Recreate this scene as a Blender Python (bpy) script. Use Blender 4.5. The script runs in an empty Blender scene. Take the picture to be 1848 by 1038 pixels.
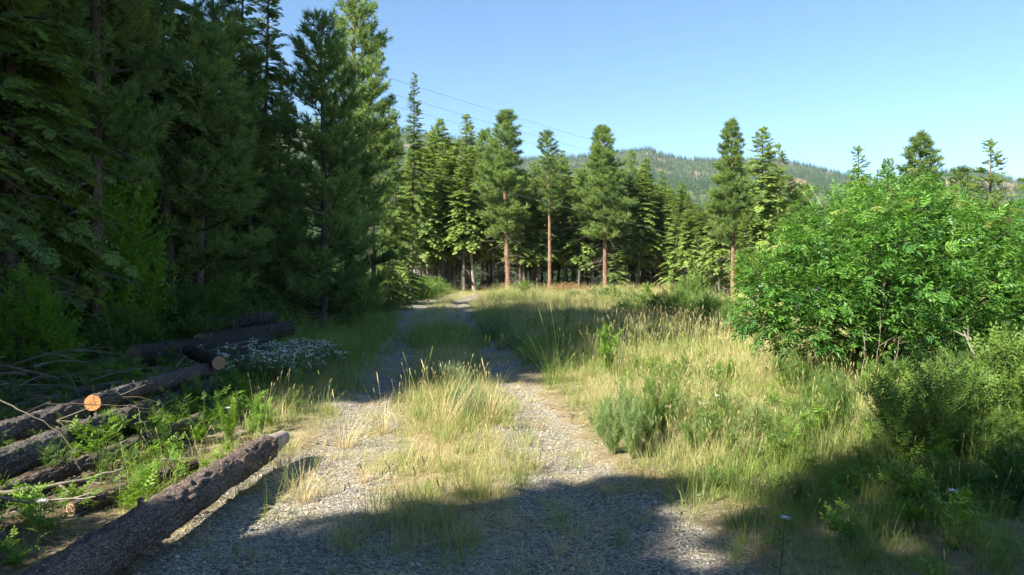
import bpy, math, random
import numpy as np
from mathutils import Vector
C = bpy.context.scene
R = np.random.default_rng
def rad(a): return math.radians(a)

# ------------------------------------------------------------------ camera, sky, sun, exposure
FPX, HOR = 1335.0, 500.0            # focal length in photo pixels, horizon row
cam_d = bpy.data.cameras.new("camera"); cam = bpy.data.objects.new("camera", cam_d); C.collection.objects.link(cam)
cam_d.sensor_width = 36; cam_d.lens = 36*FPX/1848; cam_d.clip_start = 0.1; cam_d.clip_end = 9000
cam.location = (0, 0, 1.6); cam.rotation_euler = (rad(90)-math.atan((519-HOR)/FPX), 0, 0)
C.camera = cam
LDIR = (0.735, 0.678); SUN_EL = 38.0
w = bpy.data.worlds.new("World"); C.world = w; w.use_nodes = True
nt = w.node_tree; bg = nt.nodes['Background']; sky = nt.nodes.new('ShaderNodeTexSky'); sky.sky_type = 'NISHITA'
sky.sun_disc = False; sky.sun_elevation = rad(SUN_EL); sky.sun_rotation = math.atan2(-LDIR[0], -LDIR[1])
sky.air_density = 1.0; sky.dust_density = 0.0; sky.ozone_density = 1.5; sky.altitude = 600
tint = nt.nodes.new('ShaderNodeVectorMath'); tint.operation = 'MULTIPLY'; tint.inputs[1].default_value = (.84, 1.02, 1.12); nt.links.new(sky.outputs[0], tint.inputs[0]); nt.links.new(tint.outputs[0], bg.inputs[0]); bg.inputs[1].default_value = 0.060
sl = bpy.data.lights.new("sun", 'SUN'); so = bpy.data.objects.new("sun", sl); C.collection.objects.link(so)
sl.energy = 5.0; sl.angle = rad(0.55); sl.color = (1.0, 0.93, 0.80)
so.rotation_euler = Vector((LDIR[0]*math.cos(rad(SUN_EL)), LDIR[1]*math.cos(rad(SUN_EL)), -math.sin(rad(SUN_EL)))).to_track_quat('-Z', 'Y').to_euler()
C.view_settings.view_transform = 'Standard'; C.view_settings.look = "None"; C.view_settings.exposure = 1.74; C.view_settings.gamma = 1
C.cycles.max_bounces = 7; C.cycles.diffuse_bounces = 3; C.cycles.glossy_bounces = 2; C.cycles.transmission_bounces = 3
C.cycles.volume_bounces = 0; C.cycles.use_denoising = True; C.cycles.use_adaptive_sampling = True; C.cycles.adaptive_threshold = 0.02

# ------------------------------------------------------------------ helpers
def sm(a, b, x): t = np.clip((x-a)/(b-a), 0, 1); return t*t*(3-2*t)
_nr = R(5); _NT = _nr.random((256, 256))
def vn(x, y):
    xi = np.floor(x).astype(int); yi = np.floor(y).astype(int); fx = x-xi; fy = y-yi
    fx = fx*fx*(3-2*fx); fy = fy*fy*(3-2*fy)
    a = _NT[xi & 255, yi & 255]; b = _NT[(xi+1) & 255, yi & 255]; c = _NT[xi & 255, (yi+1) & 255]; d = _NT[(xi+1) & 255, (yi+1) & 255]
    return (a*(1-fx)+b*fx)*(1-fy)+(c*(1-fx)+d*fx)*fy
def fbm(x, y, o=4, s=0):
    x = np.asarray(x, float)+s*17.3; y = np.asarray(y, float)+s*9.1; t = 0; a = 0.5
    for i in range(o): t = t+a*vn(x, y); x = x*2.03+5; y = y*2.03+7; a *= .5
    return t/(1-.5**o)
def nrm(v): v = np.asarray(v, float); return v/(np.linalg.norm(v, axis=-1, keepdims=True)+1e-9)

class Acc:
    """collects vertices and faces of one mesh"""
    def __init__(s): s.V = []; s.F = []; s.T = []; s.n = 0
    def add(s, V, F, tone=0.5, mat=0):
        V = np.asarray(V, float).reshape(-1, 3); F = np.asarray(F, int)
        s.V.append(V); s.F.append((F+s.n, mat)); s.T.append(np.broadcast_to(np.asarray(tone, float), (len(V),))); s.n += len(V)
    def tube(s, P, rr, n=5, tone=0.5, mat=0, cap=False):
        P = np.asarray(P, float); k = len(P); rr = np.broadcast_to(np.asarray(rr, float), (k,))
        D = nrm(np.gradient(P, axis=0)); ref = np.array([0, 0, 1.]) if abs(D[0][2]) < .9 else np.array([1., 0, 0])
        A = nrm(np.cross(D, ref)); B = np.cross(D, A); a = np.arange(n)*2*math.pi/n
        V = P[:, None]+rr[:, None, None]*(A[:, None]*np.cos(a)[None, :, None]+B[:, None]*np.sin(a)[None, :, None])
        i = np.arange(k-1)[:, None]*n; j = np.arange(n)[None]; j2 = (j+1) % n
        F = np.stack([i+j, i+j2, i+n+j2, i+n+j], -1).reshape(-1, 4); s.add(V, F, tone, mat)
        if cap: s.add(V[-1], np.arange(n)[None], tone, mat); s.add(V[0], np.arange(n)[None, ::-1], tone, mat)
    def inst(s, tpl, P, D, U, S, tone=None, mat=0):
        Vt, F = tpl[0], tpl[1]; m = len(P)
        if m == 0: return
        X = nrm(D); U = np.broadcast_to(np.asarray(U, float), X.shape); Z = nrm(U-(U*X).sum(-1, keepdims=True)*X); Y = np.cross(Z, X)
        M = np.stack([X, Y, Z], -1)*np.asarray(S, float).reshape(m, 1, -1)
        V = np.einsum('mij,nj->mni', M, Vt)+np.asarray(P)[:, None]
        FF = F[None]+(np.arange(m)*len(Vt))[:, None, None]
        t = np.repeat(0.5 if tone is None else np.broadcast_to(tone, (m,)), len(Vt)) if tone is not None else 0.5
        if tone is not None and len(tpl) > 2: t = t+np.tile(tpl[2], m)
        s.add(V, FF.reshape(-1, F.shape[1]), t, mat)
    def mesh(s, name, mats, smooth=False):
        me = bpy.data.meshes.new(name); V = np.concatenate(s.V); T = np.concatenate(s.T)
        loops = np.concatenate([f.ravel() for f, _ in s.F]); tot = np.concatenate([np.full(len(f), f.shape[1]) for f, _ in s.F])
        mi = np.concatenate([np.full(len(f), m) for f, m in s.F]); st = np.concatenate([[0], np.cumsum(tot)[:-1]])
        me.vertices.add(len(V)); me.vertices.foreach_set('co', V.ravel().astype(np.float32))
        me.loops.add(len(loops)); me.loops.foreach_set('vertex_index', loops.astype(np.int32))
        me.polygons.add(len(tot)); me.polygons.foreach_set('loop_start', st.astype(np.int32)); me.polygons.foreach_set('loop_total', tot.astype(np.int32))
        me.polygons.foreach_set('material_index', mi.astype(np.int32)); me.polygons.foreach_set('use_smooth', np.full(len(tot), smooth))
        a = me.attributes.new('tone', 'FLOAT', 'POINT'); a.data.foreach_set('value', T.astype(np.float32))
        for m in (mats if isinstance(mats, (list, tuple)) else [mats]): me.materials.append(m)
        me.update(calc_edges=True); return me
    def build(s, name, mats, parent=None, smooth=False, link=True):
        o = bpy.data.objects.new(name, s.mesh(name, mats, smooth))
        if link: C.collection.objects.link(o)
        if parent is not None: o.parent = parent
        return o
def tag(o, label=None, cat=None, group=None, kind=None):
    for k, v in (('label', label), ('category', cat), ('group', group), ('kind', kind)):
        if v: o[k] = v
    return o
def empty(name, loc=(0, 0, 0), rz=0, **k):
    o = bpy.data.objects.new(name, None); C.collection.objects.link(o); o.location = loc; o.rotation_euler = (0, 0, rz); o.empty_display_size = .1
    return tag(o, **k)
def copy_tree(o, parent=None):
    c = o.copy(); C.collection.objects.link(c); c.parent = parent
    for k in ('label', 'group'):
        if parent is None and k in c: del c[k]
    for ch in list(KIDS.get(o.name, o.children)): copy_tree(ch, c)
    return c
KIDS = {}

# ------------------------------------------------------------------ materials
def mat(name):
    m = bpy.data.materials.new(name); m.use_nodes = True; t = m.node_tree; t.nodes.clear()
    return m, t, (lambda ty, **k: _nd(t, ty, k))
def _nd(t, ty, k):
    n = t.nodes.new('ShaderNode'+ty)
    for a, b in k.items():
        if a == 'ins':
            for i, v in b.items():
                if hasattr(v, 'is_output') or isinstance(v, bpy.types.NodeSocket): t.links.new(v, n.inputs[i])
                else: n.inputs[i].default_value = v
        else: setattr(n, a, b)
    return n
def c4(c): return (c[0], c[1], c[2], 1)
def foliage(name, ca, cb, trans=0.3, tcol=None, rough=0.55, vary=0.25, attr=None, spec=0.3):
    """leaf material: colour runs ca..cb by the clump's own tone; some light passes through the leaf"""
    m, t, N = mat(name)
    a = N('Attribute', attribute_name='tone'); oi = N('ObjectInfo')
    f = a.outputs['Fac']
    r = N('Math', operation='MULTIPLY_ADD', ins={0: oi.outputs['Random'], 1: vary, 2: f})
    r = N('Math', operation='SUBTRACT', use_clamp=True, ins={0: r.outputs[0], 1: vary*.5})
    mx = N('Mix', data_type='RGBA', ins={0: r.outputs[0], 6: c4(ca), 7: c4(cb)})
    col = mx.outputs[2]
    if attr:
        b = N('Attribute', attribute_name=attr[0], attribute_type='INSTANCER')
        ad = N('Math', operation='ADD', ins={0: b.outputs['Fac'], 1: -.32})
        ad = N('Math', operation='MULTIPLY_ADD', use_clamp=True, ins={0: f, 1: .64, 2: ad.outputs[0]})
        m2 = N('Mix', data_type='RGBA', ins={0: r.outputs[0], 6: c4(attr[1]), 7: c4(attr[2])})
        mm = N('Mix', data_type='RGBA', ins={0: ad.outputs[0], 6: col, 7: m2.outputs[2]}); col = mm.outputs[2]
    p = N('BsdfPrincipled', ins={'Base Color': col, 'Roughness': rough, 'Specular IOR Level': spec})
    h = N('HueSaturation', ins={'Hue': .485, 'Saturation': 1.1, 'Value': 1.35, 'Color': col})
    tr = N('BsdfTranslucent', ins={'Color': h.outputs[0]})
    s = N('MixShader', ins={0: trans, 1: p.outputs[0], 2: tr.outputs[0]}); o = N('OutputMaterial', ins={0: s.outputs[0]})
    return m
def bark(name, ca, cb, scale=6, stretch=(1, 1, .25), bump=.6, plate=True, rough=.9):
    m, t, N = mat(name)
    tc = N('TexCoord'); mp = N('Mapping', ins={0: tc.outputs['Object'], 3: stretch})
    v = N('TexVoronoi', feature='DISTANCE_TO_EDGE', ins={'Scale': scale, 'Vector': mp.outputs[0]})
    n = N('TexNoise', ins={'Scale': scale*2.2, 'Detail': 8, 'Vector': mp.outputs[0]}); n2 = N('TexNoise', ins={'Scale': 1.3, 'Detail': 3, 'Vector': tc.outputs['Object']})
    vd = N('Vector Math'.replace(' ', ''), operation='MULTIPLY_ADD', ins={0: n.outputs['Color'], 1: (.35, .35, .35), 2: mp.outputs[0]})
    t.links.new(vd.outputs[0], v.inputs['Vector'])
    mr = N('MapRange', ins={0: v.outputs[0], 1: 0.0, 2: 0.16})
    f = N('Math', operation='MULTIPLY', ins={0: mr.outputs[0], 1: n.outputs[0]})
    f2 = N('Math', operation='MULTIPLY_ADD', use_clamp=True, ins={0: n2.outputs[0], 1: 1.2, 2: -.45})
    f3 = N('Math', operation='ADD', use_clamp=True, ins={0: f.outputs[0], 1: f2.outputs[0]})
    mx = N('Mix', data_type='RGBA', ins={0: f3.outputs[0], 6: c4(ca), 7: c4(cb)})
    bp = N('Bump', ins={'Strength': bump, 'Distance': .03, 'Height': f.outputs[0]})
    p = N('BsdfPrincipled', ins={'Base Color': mx.outputs[2], 'Roughness': rough, 'Specular IOR Level': .2, 'Normal': bp.outputs[0]})
    N('OutputMaterial', ins={0: p.outputs[0]}); return m
def plain(name, ca, cb=None, scale=8, rough=.8, metal=0, bump=0, spec=.3):
    m, t, N = mat(name); tc = N('TexCoord'); n = N('TexNoise', ins={'Scale': scale, 'Detail': 6, 'Vector': tc.outputs['Object']})
    mx = N('Mix', data_type='RGBA', ins={0: n.outputs[0], 6: c4(ca), 7: c4(cb or [v*1.3 for v in ca])})
    p = N('BsdfPrincipled', ins={'Base Color': mx.outputs[2], 'Roughness': rough, 'Metallic': metal, 'Specular IOR Level': spec})
    if bump: b = N('Bump', ins={'Strength': bump, 'Distance': .02, 'Height': n.outputs[0]}); t.links.new(b.outputs[0], p.inputs['Normal'])
    N('OutputMaterial', ins={0: p.outputs[0]}); return m
M = dict(
    fir=foliage('fir_needles', (.070, .145, .036), (.27, .37, .095), .42),
    pine=foliage('pine_needles', (.055, .120, .036), (.25, .345, .095), .36),
    hillfir=foliage('hill_needles', (.04, .105, .042), (.14, .225, .07), .22, vary=.7),
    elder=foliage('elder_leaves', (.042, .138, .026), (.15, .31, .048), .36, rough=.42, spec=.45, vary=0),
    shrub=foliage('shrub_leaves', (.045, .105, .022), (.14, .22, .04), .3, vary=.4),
    bright=foliage('bright_broad_leaves', (.08, .19, .02), (.19, .31, .04), .4, vary=.4),  # lighter, yellower green than the shrub leaves; saplings, sprouts and low weeds
    sage=foliage('grey_green_leaves', (.10, .15, .075), (.20, .27, .13), .25, vary=.4),
    knap=foliage('weed_leaves', (.12, .19, .06), (.24, .33, .12), .35, vary=.3),
    dead=foliage('dead_twigs', (.10, .08, .06), (.26, .22, .175), .0, vary=.3),
    red=foliage('rusty_dry_leaves', (.22, .09, .05), (.30, .17, .08), .2),
    grass=foliage('grass_blades', (.11, .19, .035), (.25, .335, .07), .42, vary=.35, attr=('dry', (.40, .345, .15), (.66, .58, .32))),
    umbel=foliage('cream_umbels', (.30, .38, .08), (.50, .52, .18), .2),
    white=plain('white_petals', (.50, .52, .50), (.72, .72, .68)),
    trunk_fir=bark('grey_fir_bark', (.055, .045, .038), (.20, .165, .135), 7),
    trunk_pale=bark('pale_dead_bark', (.16, .135, .11), (.40, .35, .29), 7),
    trunk_pine=bark('orange_pine_bark', (.10, .06, .042), (.34, .205, .135), 4),
    trunk_brown=bark('brown_pine_bark', (.06, .042, .032), (.23, .15, .105), 5),
    limb=bark('limb_bark', (.05, .042, .035), (.15, .125, .10), 10),
    pale_limb=plain('bleached_dead_wood', (.13, .11, .09), (.29, .25, .205), 12),
    log=bark('log_bark', (.050, .040, .034), (.42, .32, .265), 20, (1, 1, .6), 1.0),
    log_grey=bark('weathered_log_bark', (.04, .036, .033), (.32, .29, .265), 20, (1, 1, .5), 1.0),
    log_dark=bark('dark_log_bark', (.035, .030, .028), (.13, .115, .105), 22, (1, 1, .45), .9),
    barewood=plain('peeled_wood', (.24, .19, .155), (.37, .31, .26), 9, bump=.3),
    stem=plain('green_stems', (.13, .16, .06), (.28, .27, .13), 9),
    wire=plain('wire_metal', (.22, .23, .25), rough=.5),
)
def cutwood(name, ca, cb):
    m, t, N = mat(name); tc = N('TexCoord'); n = N('TexNoise', ins={'Scale': 14, 'Detail': 5, 'Vector': tc.outputs['Object']})
    wv = N('TexWave', wave_type='RINGS', rings_direction='Z', ins={'Scale': 16, 'Distortion': 1.6, 'Detail': 2, 'Vector': tc.outputs['Object']})
    f = N('Math', operation='MULTIPLY', ins={0: wv.outputs[1], 1: n.outputs[0]}); mx = N('Mix', data_type='RGBA', ins={0: f.outputs[0], 6: c4(cb), 7: c4(ca)})
    b = N('Bump', ins={'Strength': .4, 'Distance': .004, 'Height': n.outputs[0]})
    p = N('BsdfPrincipled', ins={'Base Color': mx.outputs[2], 'Roughness': .8, 'Normal': b.outputs[0]}); N('OutputMaterial', ins={0: p.outputs[0]}); return m
M['cut'] = cutwood('fresh_cut_wood', (.25, .10, .035), (.48, .22, .075)); M['cut_old'] = cutwood('old_cut_wood', (.16, .10, .06), (.34, .22, .13))

# ------------------------------------------------------------------ terrain
RY = [0, 4, 6.3, 10.7, 15, 24, 28, 40, 53, 71, 90, 400]; RC = [-.1, -.3, -.5, -.9, -1.3, -2.4, -2.9, -4.0, -4.6, -3.6, -3, 0]
def rc(y): return np.interp(y, RY, RC)
EY = [-30, 5, 14, 24, 45, 70, 100, 200]; EX = [6.0, 5.6, 5.9, 7.4, 11, 16, 20, 40]
def edge(y): return np.interp(y, EY, EX)
def base_level(x, y):
    r = np.hypot(x, y)
    z = -5.5*sm(0, 17, x-edge(y)) - 1.2*sm(0, 60, x-edge(y)-10)
    z = z + 1.3*sm(-11, -30, x)*np.exp(-np.maximum(0, y-60)/60)
    z = z - .05*np.clip(y-112, 0, 160)*sm(-60, 0, x+40)
    return z
def tz(x, y):
    x = np.asarray(x, float); y = np.asarray(y, float)
    z = base_level(x, y); q = x-rc(y); road = np.exp(-(q/1.9)**4)*sm(95, 75, y)
    z = z + (.55*(fbm(x*.12, y*.12, 3, 1)-.5)*sm(6, 30, y) + .10*(fbm(x*.7, y*.7, 3, 2)-.5))*(1-.75*road)
    tr = np.exp(-((q+1.05)/.4)**2)+np.exp(-((q-.95)/.36)**2)
    z = z - .045*tr*sm(95, 75, y) + .02*(fbm(x*3, y*3, 3, 3)-.5) + .10*sm(1.7, 3.2, q)*sm(9, 4, q)*np.exp(-((y-9)/12)**2)
    return z - .05
def tracks(x, y):
    q = x-rc(y); n = (fbm(x*1.3, y*1.3, 4, 4)-.5)*.55
    a = np.abs(q+1.05)+n; b = np.abs(q-.95)+n
    wl = np.interp(y, [0, 5, 7, 9, 26, 30, 100], [.85, .72, .50, .36, .42, .8, .45]); wr = np.interp(y, [0, 5, 7, 9, 26, 30, 100], [.75, .62, .44, .34, .40, .8, .4])
    t = np.maximum(sm(wl+.15, wl-.15, a), sm(wr+.15, wr-.15, b))
    yard = sm(1.9, 1.5, np.abs(q)+n)*(sm(24.5, 27, y)*sm(38, 34, y)+.75*sm(5.3, 4.3, y))
    return np.maximum(t, yard)*sm(74, 66, y)
def spaced(lo, hi, mid0, mid1, fine, grow, mx):
    a = list(np.arange(mid0, mid1+1e-6, fine)); s = fine
    while a[-1] < hi: s = min(s*grow, mx); a.append(a[-1]+s)
    s = fine
    while a[0] > lo: s = min(s*grow, mx); a.insert(0, a[0]-s)
    return np.array(a)
def grid(xs, ys, zf):
    X, Y = np.meshgrid(xs, ys, indexing='ij'); Z = zf(X, Y); ny = len(ys)
    i = np.arange(len(xs)-1)[:, None]*ny; j = np.arange(ny-1)[None]
    F = np.stack([i+j, i+ny+j, i+ny+j+1, i+j+1], -1).reshape(-1, 4); return X, Y, Z, np.stack([X, Y, Z], -1).reshape(-1, 3), F
def col_attr(me, name, c):
    a = me.attributes.new(name, 'FLOAT_COLOR', 'POINT'); c = np.concatenate([c, np.ones((len(c), 1))], 1); a.data.foreach_set('color', c.ravel().astype(np.float32))
def flt_attr(me, name, v):
    a = me.attributes.new(name, 'FLOAT', 'POINT'); a.data.foreach_set('value', np.asarray(v).ravel().astype(np.float32))
def lerp(a, b, t): t = np.asarray(t)[..., None]; return np.asarray(a)*(1-t)+np.asarray(b)*t

def ground_material():
    m, t, N = mat('ground_soil_and_gravel')
    tc = N('TexCoord'); P = tc.outputs['Object']; a = N('Attribute', attribute_name='gcol'); g = N('Attribute', attribute_name='gravel')
    n1 = N('TexNoise', ins={'Scale': 9, 'Detail': 9, 'Roughness': .7, 'Vector': P}); n2 = N('TexNoise', ins={'Scale': 60, 'Detail': 6, 'Roughness': .7, 'Vector': P})
    mr = N('MapRange', ins={0: n1.outputs[0], 1: .3, 2: .7, 3: .6, 4: 1.4}); mr2 = N('MapRange', ins={0: n2.outputs[0], 1: .3, 2: .7, 3: .65, 4: 1.35})
    k = N('Math', operation='MULTIPLY', ins={0: mr.outputs[0], 1: mr2.outputs[0]})
    soil = N('VectorMath', operation='SCALE', ins={0: a.outputs['Color'], 'Scale': k.outputs[0]})
    v = N('TexVoronoi', ins={'Scale': 46, 'Vector': P}); v2 = N('TexVoronoi', feature='DISTANCE_TO_EDGE', ins={'Scale': 46, 'Vector': P})
    hs = N('SeparateColor', ins={0: v.outputs['Color']})
    cr = N('ValToRGB', ins={0: hs.outputs[0]}); e = cr.color_ramp.elements
    e[0].color = (.10, .095, .085, 1); e[1].color = (.48, .44, .37, 1); x = e.new(.45); x.color = (.29, .265, .22, 1); x = e.new(.8); x.color = (.36, .33, .27, 1)
    dk = N('MapRange', ins={0: v2.outputs[0], 1: 0, 2: .12, 3: .35, 4: 1})
    gs = N('VectorMath', operation='SCALE', ins={0: cr.outputs[0], 'Scale': dk.outputs[0]})
    gm = N('MapRange', ins={0: n1.outputs[0], 1: .35, 2: .65, 3: -.25, 4: .25}); gf = N('Math', operation='ADD', use_clamp=True, ins={0: g.outputs['Fac'], 1: gm.outputs[0]})
    mx = N('Mix', data_type='RGBA', ins={0: gf.outputs[0], 6: soil.outputs[0], 7: gs.outputs[0]})
    hh = N('Mix', data_type='FLOAT', ins={0: gf.outputs[0], 2: n2.outputs[0], 3: v2.outputs[0]})
    b = N('Bump', ins={'Strength': .9, 'Distance': .02, 'Height': hh.outputs[0]})
    p = N('BsdfPrincipled', ins={'Base Color': mx.outputs[2], 'Roughness': .95, 'Specular IOR Level': .15, 'Normal': b.outputs[0]})
    N('OutputMaterial', ins={0: p.outputs[0]}); return m
def make_ground():
    xs = spaced(-420, 420, -8, 9, .11, 1.09, 12); ys = spaced(-160, 420, 2.5, 26, .11, 1.06, 12)
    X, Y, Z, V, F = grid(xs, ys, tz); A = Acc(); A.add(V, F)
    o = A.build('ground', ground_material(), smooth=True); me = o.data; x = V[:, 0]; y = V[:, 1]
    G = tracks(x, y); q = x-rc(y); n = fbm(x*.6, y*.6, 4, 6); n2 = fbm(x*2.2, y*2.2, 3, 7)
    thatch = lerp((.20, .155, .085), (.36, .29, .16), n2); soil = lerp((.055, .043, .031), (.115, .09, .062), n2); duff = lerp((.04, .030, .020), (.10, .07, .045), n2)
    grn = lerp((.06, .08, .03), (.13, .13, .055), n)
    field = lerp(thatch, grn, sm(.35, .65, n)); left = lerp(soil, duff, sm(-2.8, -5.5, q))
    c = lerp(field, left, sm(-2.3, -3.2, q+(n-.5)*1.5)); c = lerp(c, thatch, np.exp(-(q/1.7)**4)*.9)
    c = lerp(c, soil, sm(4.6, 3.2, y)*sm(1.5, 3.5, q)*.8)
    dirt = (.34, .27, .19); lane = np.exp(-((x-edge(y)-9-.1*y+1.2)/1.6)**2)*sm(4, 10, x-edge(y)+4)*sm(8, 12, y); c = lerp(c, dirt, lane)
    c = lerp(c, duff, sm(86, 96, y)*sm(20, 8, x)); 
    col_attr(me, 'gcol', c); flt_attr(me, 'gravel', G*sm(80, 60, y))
    tag(o, kind='structure'); return o
make_ground()

# far hills: a wooded ridge about two kilometres off
RPX = [-900, 300, 700, 780, 840, 880, 950, 1000, 1060, 1120, 1170, 1200, 1240, 1290, 1400, 1450, 1500, 1540, 1600, 1690, 1740, 1790, 1848, 2600]
RPY = [200, 225, 242, 246, 256, 272, 289, 288, 284, 279, 274, 287, 295, 298, 303, 313, 327, 338, 350, 338, 336, 346, 362, 400]
def hill(az, r):
    px = 924+FPX*np.tan(np.clip(az, -1.1, 1.1)); E = (HOR-np.interp(px, RPX, RPY))/FPX
    t = np.clip(np.log(np.maximum(r, 1)/230)/math.log(2200/230), 0, 1); wv = t*(.55+.45*t)
    z = (E*r*wv)/np.cos(az)*np.cos(az)
    x = r*np.sin(az); y = r*np.cos(az)
    z = z + (fbm(x/260, y/260, 4, 8)-.5)*150*t*(1-t)*2 + (fbm(x/700, y/700, 2, 9)-.5)*160*t*(1-t)*2
    z = z*(1-.25*sm(2250, 3200, r)) - 14*(1-t)
    return z
def bare(az, r):
    px = 924+FPX*np.tan(az); py = HOR-FPX*hill(az, r)/(r*np.cos(az)); n = fbm(px/26, py/13, 3, 11)
    b = sm(.0, .25, 1-((px-1440)/26)**2-((py-338)/15)**2+(n-.5)*1.6)*.8
    b = np.maximum(b, sm(0, .3, 1-((px-1745)/95)**4-((py-345)/22)**2+(n-.5)*.8)*sm(1500, 1800, r))
    x = r*np.sin(az); y = r*np.cos(az)
    return np.maximum(b, .7*sm(.76, .80, fbm(x/60, y/60, 3, 12))*sm(500, 900, r))
def make_hills():
    az = np.linspace(-1.15, 1.15, 340); r = np.geomspace(232, 5200, 150)
    Aa, Rr = np.meshgrid(az, r, indexing='ij'); Z = hill(Aa, Rr)
    V = np.stack([Rr*np.sin(Aa), Rr*np.cos(Aa), Z], -1).reshape(-1, 3); ny = len(r)
    i = np.arange(len(az)-1)[:, None]*ny; j = np.arange(ny-1)[None]; F = np.stack([i+j, i+ny+j, i+ny+j+1, i+j+1], -1).reshape(-1, 4)
    A = Acc(); A.add(V, F); m, t, N = mat('hill_ground'); a = N('Attribute', attribute_name='gcol')
    p = N('BsdfPrincipled', ins={'Base Color': a.outputs['Color'], 'Roughness': 1, 'Specular IOR Level': 0}); N('OutputMaterial', ins={0: p.outputs[0]})
    o = A.build('hills', m, smooth=True); b = bare(Aa, Rr).ravel(); n = fbm(V[:, 0]/40, V[:, 1]/40, 4, 13)
    col_attr(o.data, 'gcol', lerp(lerp((.05, .07, .03), (.11, .12, .05), n), lerp((.26, .17, .10), (.42, .29, .18), n), b)); tag(o, kind='structure')
make_hills()

# ------------------------------------------------------------------ scatter (geometry nodes) for what nobody could count
def scatter(name, P, rot, scl, idx, tpls, dry=None, **tags):
    me = bpy.data.meshes.new(name); n = len(P); me.vertices.add(n); me.vertices.foreach_set('co', np.asarray(P, np.float32).ravel())
    a = me.attributes.new('rot', 'FLOAT_VECTOR', 'POINT'); a.data.foreach_set('vector', np.asarray(rot, np.float32).ravel())
    a = me.attributes.new('scl', 'FLOAT', 'POINT'); a.data.foreach_set('value', np.asarray(scl, np.float32))
    a = me.attributes.new('idx', 'INT', 'POINT'); a.data.foreach_set('value', np.asarray(idx, np.int32))
    a = me.attributes.new('dry', 'FLOAT', 'POINT'); a.data.foreach_set('value', np.asarray(dry if dry is not None else np.zeros(n), np.float32))
    for mt in tpls[0].data.materials: me.materials.append(mt)
    o = bpy.data.objects.new(name, me); C.collection.objects.link(o)
    g = bpy.data.node_groups.new(name, 'GeometryNodeTree'); g.interface.new_socket('Geometry', in_out='INPUT', socket_type='NodeSocketGeometry'); g.interface.new_socket('Geometry', in_out='OUTPUT', socket_type='NodeSocketGeometry')
    gi = g.nodes.new('NodeGroupInput'); go = g.nodes.new('NodeGroupOutput'); iop = g.nodes.new('GeometryNodeInstanceOnPoints'); jn = g.nodes.new('GeometryNodeJoinGeometry'); L = g.links.new
    for tp in tpls:
        oi = g.nodes.new('GeometryNodeObjectInfo'); oi.inputs['Object'].default_value = tp; gt = g.nodes.new('GeometryNodeGeometryToInstance')
        L(oi.outputs['Geometry'], gt.inputs[0]); L(gt.outputs[0], jn.inputs[0])
    def na(nm, ty): q = g.nodes.new('GeometryNodeInputNamedAttribute'); q.data_type = ty; q.inputs[0].default_value = nm; return q.outputs[0]
    er = g.nodes.new('FunctionNodeEulerToRotation'); L(na('rot', 'FLOAT_VECTOR'), er.inputs[0])
    L(gi.outputs[0], iop.inputs['Points']); L(jn.outputs[0], iop.inputs['Instance']); iop.inputs['Pick Instance'].default_value = True
    L(na('idx', 'INT'), iop.inputs['Instance Index']); L(er.outputs[0], iop.inputs['Rotation']); L(na('scl', 'FLOAT'), iop.inputs['Scale']); L(iop.outputs[0], go.inputs[0])
    md = o.modifiers.new('scatter', 'NODES'); md.node_group = g; tag(o, kind='stuff', **tags); return o

# ------------------------------------------------------------------ plant templates
def T_diamond(ax, len_, wid, a, z=0, base=(0, 0, 0)):
    pass
def frond_tpl(pairs, seed, width=.16):
    """flat fir spray, unit length along x"""
    r = R(seed); V = []; F = []; T = []
    def twig(b, d, L, wd, tone):
        d = nrm(d); side = nrm(np.cross(d, [0, 0, 1])); i = len(V)
        V.extend([b, b+d*L*.45+side*wd*.5+[0, 0, .01], b+d*L, b+d*L*.45-side*wd*.5-[0, 0, .01]]); F.append([i, i+1, i+2, i+3]); T.extend([tone]*4)
    twig(np.zeros(3), np.array([1, 0, -.08]), 1.0, width*.7, 0)
    for k in range(pairs):
        t = .06+.82*k/pairs
        for s in (-1, 1):
            tt = t+r.uniform(-.03, .03); L = (.52*(1-tt*.75))*r.uniform(.75, 1.2); ang = rad(r.uniform(38, 62))
            d = np.array([math.cos(ang), s*math.sin(ang), r.uniform(-.35, .12)]); b = np.array([tt, 0, -.08*tt])
            twig(b, d, L, width*r.uniform(.7, 1.1), r.uniform(-.12, .12))
            if pairs > 5:
                for u in (.35, .62): twig(b+nrm(d)*L*u, d+np.array([.5, -s*.7, r.uniform(-.2, .2)]), L*.42, width*.6, r.uniform(-.1, .15)); twig(b+nrm(d)*L*u*.8, d+np.array([-.3, s*.7, r.uniform(-.2, .1)]), L*.36, width*.6, r.uniform(-.1, .15))
    return np.array(V), np.array(F), np.array(T)
def tuft_tpl(n, seed, wid=.035, twig=.55):
    """bottle-brush of long pine needles round a twig, reach about 1"""
    r = R(seed); t = r.random(n)**.7*twig; az = r.random(n)*6.283; op = np.radians(r.uniform(18, 82, n)*(1.15-t/twig*.55)); L = r.uniform(.55, .85, n)
    D = np.stack([np.cos(op), np.sin(op)*np.cos(az), np.sin(op)*np.sin(az)], -1); B = np.stack([t, 0*t, 0*t], -1)
    S = nrm(np.cross(D, r.normal(size=(n, 3)))); W = wid
    V = np.stack([B-S*W*.5, B+S*W*.5, B+D*L[:, None]*.6+S*W*.5, B+D*L[:, None]], 1).reshape(-1, 3)
    return V, np.arange(n*4).reshape(n, 4), np.repeat(r.uniform(-.12, .12, n), 4)
def branch_pts(b, az, L, rise, droop, k=6):
    t = np.linspace(0, 1, k); d = np.array([math.cos(az), math.sin(az), 0])
    return b+d*(L*t)[:, None]+np.array([0, 0, 1])*(L*(rise*t-droop*t*t))[:, None]
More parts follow.
